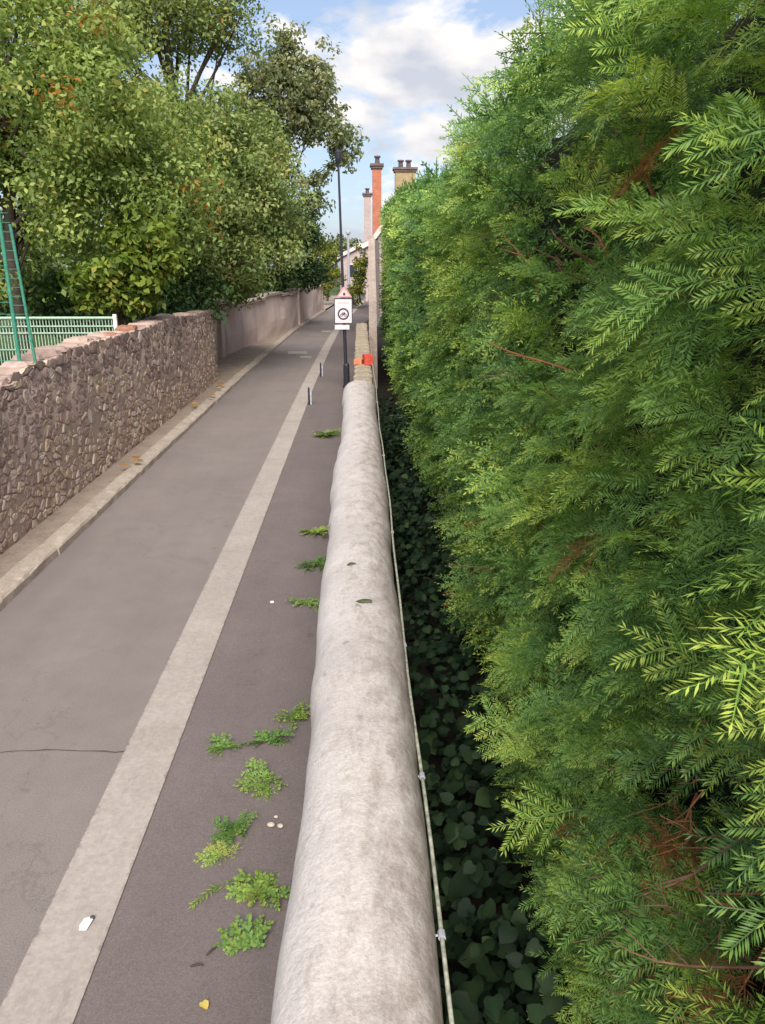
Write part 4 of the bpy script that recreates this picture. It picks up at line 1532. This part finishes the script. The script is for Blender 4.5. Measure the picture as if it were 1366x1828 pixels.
# ------------------------------------------------------------------ broad-leaved plant in the dark gap
gp_ = empty('ground_plant', (0.4, 2.0, 0), 'dark broad-leaved climber filling the shady gap between wall and hedge', 'plant')
go2 = Vector((0.4, 2.0, 0))
def leaf_mesh(seed):
    r = random.Random(seed)
    n = 11
    V = [(0.02, 0, 0.0)]
    prof = [(0.0, 0.0), (-0.10, 0.20), (-0.04, 0.36), (0.14, 0.47), (0.36, 0.50), (0.56, 0.43), (0.70, 0.33), (0.86, 0.18), (1.0, 0.0)]
    prof = [(a + r.uniform(-.02, .02), b * r.uniform(0.88, 1.08)) for a, b in prof]
    top = [(a, b, 0.16 * b + 0.05 * math.sin(a * 9 + seed) * b - 0.12 * a * a) for a, b in prof]
    bot = [(a, -b * r.uniform(0.92, 1.05), 0.16 * b + 0.05 * math.sin(a * 8 + seed * 2) * b - 0.12 * a * a) for a, b in prof]
    mid = [(u, 0, -0.12 * u * u) for u in (0.0, 0.25, 0.5, 0.75)]
    mb = MB()
    # fans against the midrib
    V = mid + [(1.0, 0, -0.12)] + top[1:-1] + bot[1:-1]
    T = [0.6] * 5 + [0.5] * 14
    def near(a):
        return min(range(5), key=lambda i: abs([0, .25, .5, .75, 1][i] - a))
    tris = []
    for side, st_ in ((top[1:-1], 5), (bot[1:-1], 12)):
        prev = 0
        cur = 0
        for i in range(7):
            nx = near(side[i][0])
            if nx > cur:
                for q in range(cur, nx):
                    tris.append((q, q + 1, st_ + max(i - 1, 0)) if st_ == 5 else (q + 1, q, st_ + max(i - 1, 0)))
                cur = nx
            if i:
                tris.append((cur, st_ + i, st_ + i - 1) if st_ == 5 else (cur, st_ + i - 1, st_ + i))
        for q in range(cur, 4):
            tris.append((q, q + 1, st_ + 6) if st_ == 5 else (q + 1, q, st_ + 6))
    mb.add(V, tris=tris, tint=T)
    return mb
lmeshes = []
for i in range(5):
    for tn in (0.25, 0.5, 0.8):
        mb = leaf_mesh(i)
        mb.tint = [min(1, max(0, t - 0.5 + tn)) for t in mb.tint]
        me = mb.mesh('leaf', True)
        me.materials.append(M['ivy'])
        lmeshes.append(me)
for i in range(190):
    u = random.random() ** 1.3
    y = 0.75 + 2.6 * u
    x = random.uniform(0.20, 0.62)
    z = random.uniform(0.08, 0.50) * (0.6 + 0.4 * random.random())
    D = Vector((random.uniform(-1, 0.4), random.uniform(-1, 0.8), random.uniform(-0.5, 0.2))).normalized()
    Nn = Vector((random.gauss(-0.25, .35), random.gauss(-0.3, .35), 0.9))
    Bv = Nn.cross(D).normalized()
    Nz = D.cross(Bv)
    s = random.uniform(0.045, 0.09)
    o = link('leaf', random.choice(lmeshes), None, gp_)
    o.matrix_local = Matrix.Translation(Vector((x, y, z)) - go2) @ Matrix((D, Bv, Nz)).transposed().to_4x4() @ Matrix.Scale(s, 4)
# the smaller leaves further along, one mass
rs2 = np.random.default_rng(5)
n_ = 480
C = np.stack([rs2.uniform(0.22, 0.66, n_), rs2.uniform(0.5, 10.5, n_), rs2.uniform(0.04, 0.50, n_)], -1)
tI = []
for i in range(5):
    mb = leaf_mesh(20 + i)
    tI.append((np.array(mb.v), np.array(mb.t), np.array(mb.tint)))
P = np.repeat(C, 12, 0) + rs2.normal(0, 0.07, (n_ * 12, 3))
P = P[(P[:, 2] > 0.03) & (P[:, 0] > 0.17)]
m_ = len(P)
D = np.stack([rs2.uniform(-1, 0.4, m_), rs2.uniform(-1, 0.8, m_), rs2.uniform(-0.6, 0.2, m_)], -1)
Nn = np.stack([rs2.normal(-0.2, 0.4, m_), rs2.normal(-0.3, 0.4, m_), np.full(m_, 0.9)], -1)
V, F, T = place_sprays(tI, P, D, Nn, rs2.uniform(0.028, 0.055, m_), np.clip(rs2.normal(0.4, 0.2, m_), 0, 0.9), rs2)
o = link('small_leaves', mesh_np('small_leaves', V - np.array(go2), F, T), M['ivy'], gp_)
o['kind'] = 'stuff'

# ------------------------------------------------------------------ weeds and clippings on the footway
tW = [spray_template(500 + i, 3 + i % 3, 5 + i % 3, 0.024 + 0.004 * (i % 3), 0.005 + 0.003 * (i % 4), 0.13 + 0.02 * (i % 2)) for i in range(8)]
tSp = spray_template(520, 2, 13, 0.026, 0.004, 0.17)
def weed(px, py, n, size, label, name='weed', tn=0.6, toward=None, up=0.5, cat='weed'):
    p = on_z(px, py, 0.006)
    t_ = empty(name, p, label, cat, None)
    for i in range(n):
        tv, tf, tt = random.choice(tW) if name == 'weed' else tSp
        if toward is not None and i == 0:
            D = Vector(toward).normalized()
        else:
            a = random.uniform(0, 2 * math.pi)
            D = Vector((math.cos(a), math.sin(a), random.uniform(up * 0.1, up * 1.1))).normalized()
        Nn = Vector((random.gauss(0, .25), random.gauss(-0.1, .25), 1.0))
        Bv = Nn.cross(D).normalized()
        Nz = D.cross(Bv)
        me = mesh_np('leafy_stem', tv, tf, np.clip(tt - 0.5 + tn + random.gauss(0, .08), 0, 0.95))
        o = link('leafy_stem', me, M['weed'], t_)
        s = size * random.uniform(0.85, 1.3)
        o.matrix_local = Matrix.Translation(Vector((random.uniform(-.02, .02), random.uniform(-.02, .02), 0.012))) @ Matrix((D, Bv, Nz)).transposed().to_4x4() @ Matrix.Scale(s, 4)
    return t_
weed(440, 1585, 1, 1.25, 'single feathery yellow-green sprig lying flat on the footway beside the wall', 'sprig', 0.78, (-1, -0.05, 0.05), cat='sprig')
weed(468, 1600, 6, 0.80, 'bright green weed at the inner end of the flat feathery sprig', tn=0.65)
weed(458, 1690, 4, 0.75, 'nearest small green weed at the wall foot', tn=0.55)
weed(400, 1335, 6, 0.62, 'green weed standing farthest out from the wall on the footway', tn=0.5)
weed(520, 1280, 6, 0.72, 'yellow-green weed tucked against the bulge of the coping', tn=0.72)
weed(480, 1325, 6, 0.70, 'dull green weed just below the yellow-green weed by the coping', tn=0.45)
weed(478, 1400, 6, 0.72, 'green weed above the two pale pebbles', tn=0.62)
weed(412, 1478, 7, 0.66, 'dark green weed left of the two pale pebbles', tn=0.42)
weed(405, 1528, 5, 0.60, 'olive brownish weed between the dark weed and the feathery sprig', tn=0.93)
weed(563, 955, 6, 1.15, 'tall bright weed growing against the middle of the wall', tn=0.7)
weed(560, 1008, 6, 0.95, 'bluish green weed just nearer than the tall bright weed', tn=0.35)
weed(550, 1080, 4, 0.75, 'small low weed at mid wall, nearest of that cluster of three', tn=0.6)
weed(588, 778, 9, 1.5, 'farthest bushy weed at the wall foot, before the lamp post', tn=0.65)

# pebbles, leaf, twigs, litter
def pebble(px, py, r, mat, name, label, cat, group=None):
    p = on_z(px, py, 0.006)
    k = MB()
    n = 9
    V, Q = [], []
    for (s_, z_) in ((0.7, 0), (1.0, 0.35), (0.85, 0.75), (0.4, 0.98)):
        for j in range(n):
            a = 2 * math.pi * j / n
            V.append((math.cos(a) * s_ * r * random.uniform(.85, 1.1), math.sin(a) * s_ * r * random.uniform(.85, 1.1) * 0.8, z_ * r * 0.8))
    for r0 in range(3):
        for j in range(n):
            Q.append((r0 * n + j, r0 * n + (j + 1) % n, (r0 + 1) * n + (j + 1) % n, (r0 + 1) * n + j))
    k.add(V, Q)
    k.poly(V[-n:])
    return tag(k.obj(name, mat, None, True, p), label, cat, group)
M['mossflake'] = stony('moss', (0.05, 0.055, 0.03), (0.10, 0.10, 0.06), 60)
M['pebble'] = stony('pale_pebble', (0.42, 0.35, 0.28), (0.58, 0.50, 0.42), 60)
pebble(484, 1474, 0.017, M['pebble'], 'pebble', 'left one of the two pale pebbles by the wall', 'pebble', 'pebbles by the wall')
pebble(501, 1476, 0.015, M['pebble'], 'pebble', 'right one of the two pale pebbles, touching the wall shade', 'pebble', 'pebbles by the wall')
pebble(493, 1459, 0.010, M['pebble'], 'pebble', 'tiny pale pebble just beyond the pair by the wall', 'pebble', 'pebbles by the wall')
pebble(486, 1076, 0.016, M['whitepost'], 'pebble', 'lone whitish pebble in the middle of the footway', 'pebble')
# litter scrap on the strip
p = on_z(155, 1648, 0.012)
t_ = empty('litter_scrap', p, 'small white scrap of litter on the pale strip', 'litter')
k = MB()
V = [(-0.016, -0.032, 0.002), (0.010, -0.034, 0.004), (0.020, 0.006, 0.010), (0.012, 0.030, 0.003), (-0.012, 0.016, 0.007), (-0.02, -0.01, 0.004)]
k.add([(0, 0, 0.014)] + V, tris=[(0, 1 + i, 1 + (i + 1) % 6) for i in range(6)])
k.obj('paper', plain('litter_white', (0.78, 0.76, 0.76), 0.5), t_)
k = MB()
k.lathe((0.014, 0.018, 0.004), [(0.008, 0), (0.008, 0.006), (0.004, 0.009)], 8)
k.obj('dark_tip', M['signdark'], t_)
# yellow leaf
def fallen(px, py, s, tn, label, group=None, z=0.008):
    p = on_z(px, py, z)
    mb = leaf_mesh(random.randint(0, 99))
    mb.tint = [tn] * len(mb.v)
    me = mb.mesh('fallen_leaf', True)
    o = link('fallen_leaf', me, M['dry'], None)
    o.location = p + Vector((0, 0, 0.004 + 0.14 * s))
    o.rotation_euler = (random.uniform(-.15, .15), random.uniform(-.15, .15), random.uniform(0, 6.28))
    o.scale = (s, s, s)
    return tag(o, label, 'leaf', group)
fallen(362, 1792, 0.030, 1.0, 'yellow fallen leaf on the footway near the bottom of the view')
for i in range(14):
    px_ = random.choice((random.uniform(378, 402), random.uniform(225, 262), random.uniform(320, 380)))
    y_ = np.interp(px_, [0, 250, 390, 520], [1010, 818, 692, 592])
    fallen(px_, y_ + random.uniform(-6, 8), random.uniform(0.06, 0.11), random.uniform(0, 0.7), 'dry orange leaf lying along the foot of the stone wall', 'dry leaves along the stone wall', z=0.115)
for (px_, py_, a, lb) in ((352, 1724, 0.1, 'short dark twig on the footway, nearer of the two'), (378, 1698, 0.8, 'short dark twig on the footway, farther of the two')):
    p = on_z(px_, py_, 0.010)
    k = MB()
    L_ = 0.022
    k.tube([(-L_ * math.cos(a), -L_ * math.sin(a), 0), (0, 0.002, 0.004), (L_ * math.cos(a), L_ * math.sin(a), 0)], [0.003, 0.0045, 0.002], 6)
    tag(k.obj('twig', M['bark'], None, True, p), lb, 'twig')
for (px_, py_, sz, lb) in ((652, 1080, 0.030, 'dark moss flake lying on the middle of the coping'), (628, 1016, 0.018, 'tiny dark moss flake on the coping, farther than the larger flake')):
    p = at_y(px_, py_, 2.0)
    d_ = ray(px_, py_)
    t0 = (H - DN + 0.06 + 0.019 * 1.4 - H) / d_.z
    p = Vector((d_.x * t0, d_.y * t0, 0))
    xl, xr, z = cop_edges(p.y)
    hx = (p.x - (xl + xr) / 2) / ((xr - xl) / 2)
    p.z = z - 0.06 + 0.13 * max(0.0, 1 - abs(hx) ** 2.3) ** 0.45 - 0.002
    k = MB()
    n = 9
    V, Q = [], []
    for (s_, z_) in ((1.0, 0.0), (0.9, 0.005), (0.5, 0.009)):
        for j in range(n):
            a = 2 * math.pi * j / n
            V.append((math.cos(a) * s_ * sz * random.uniform(.7, 1.2), math.sin(a) * s_ * sz * 0.5 * random.uniform(.6, 1.2), z_))
    for r0 in range(2):
        for j in range(n):
            Q.append((r0 * n + j, r0 * n + (j + 1) % n, (r0 + 1) * n + (j + 1) % n, (r0 + 1) * n + j))
    k.add(V, Q)
    k.poly(V[-n:])
    tag(k.obj('moss_flake', M['mossflake'], None, False, p), lb, 'moss')
print('tris', sum(len(o.data.loops) - 2 * len(o.data.polygons) for o in bpy.data.objects if o.type == 'MESH'), 'objects', len(bpy.data.objects))
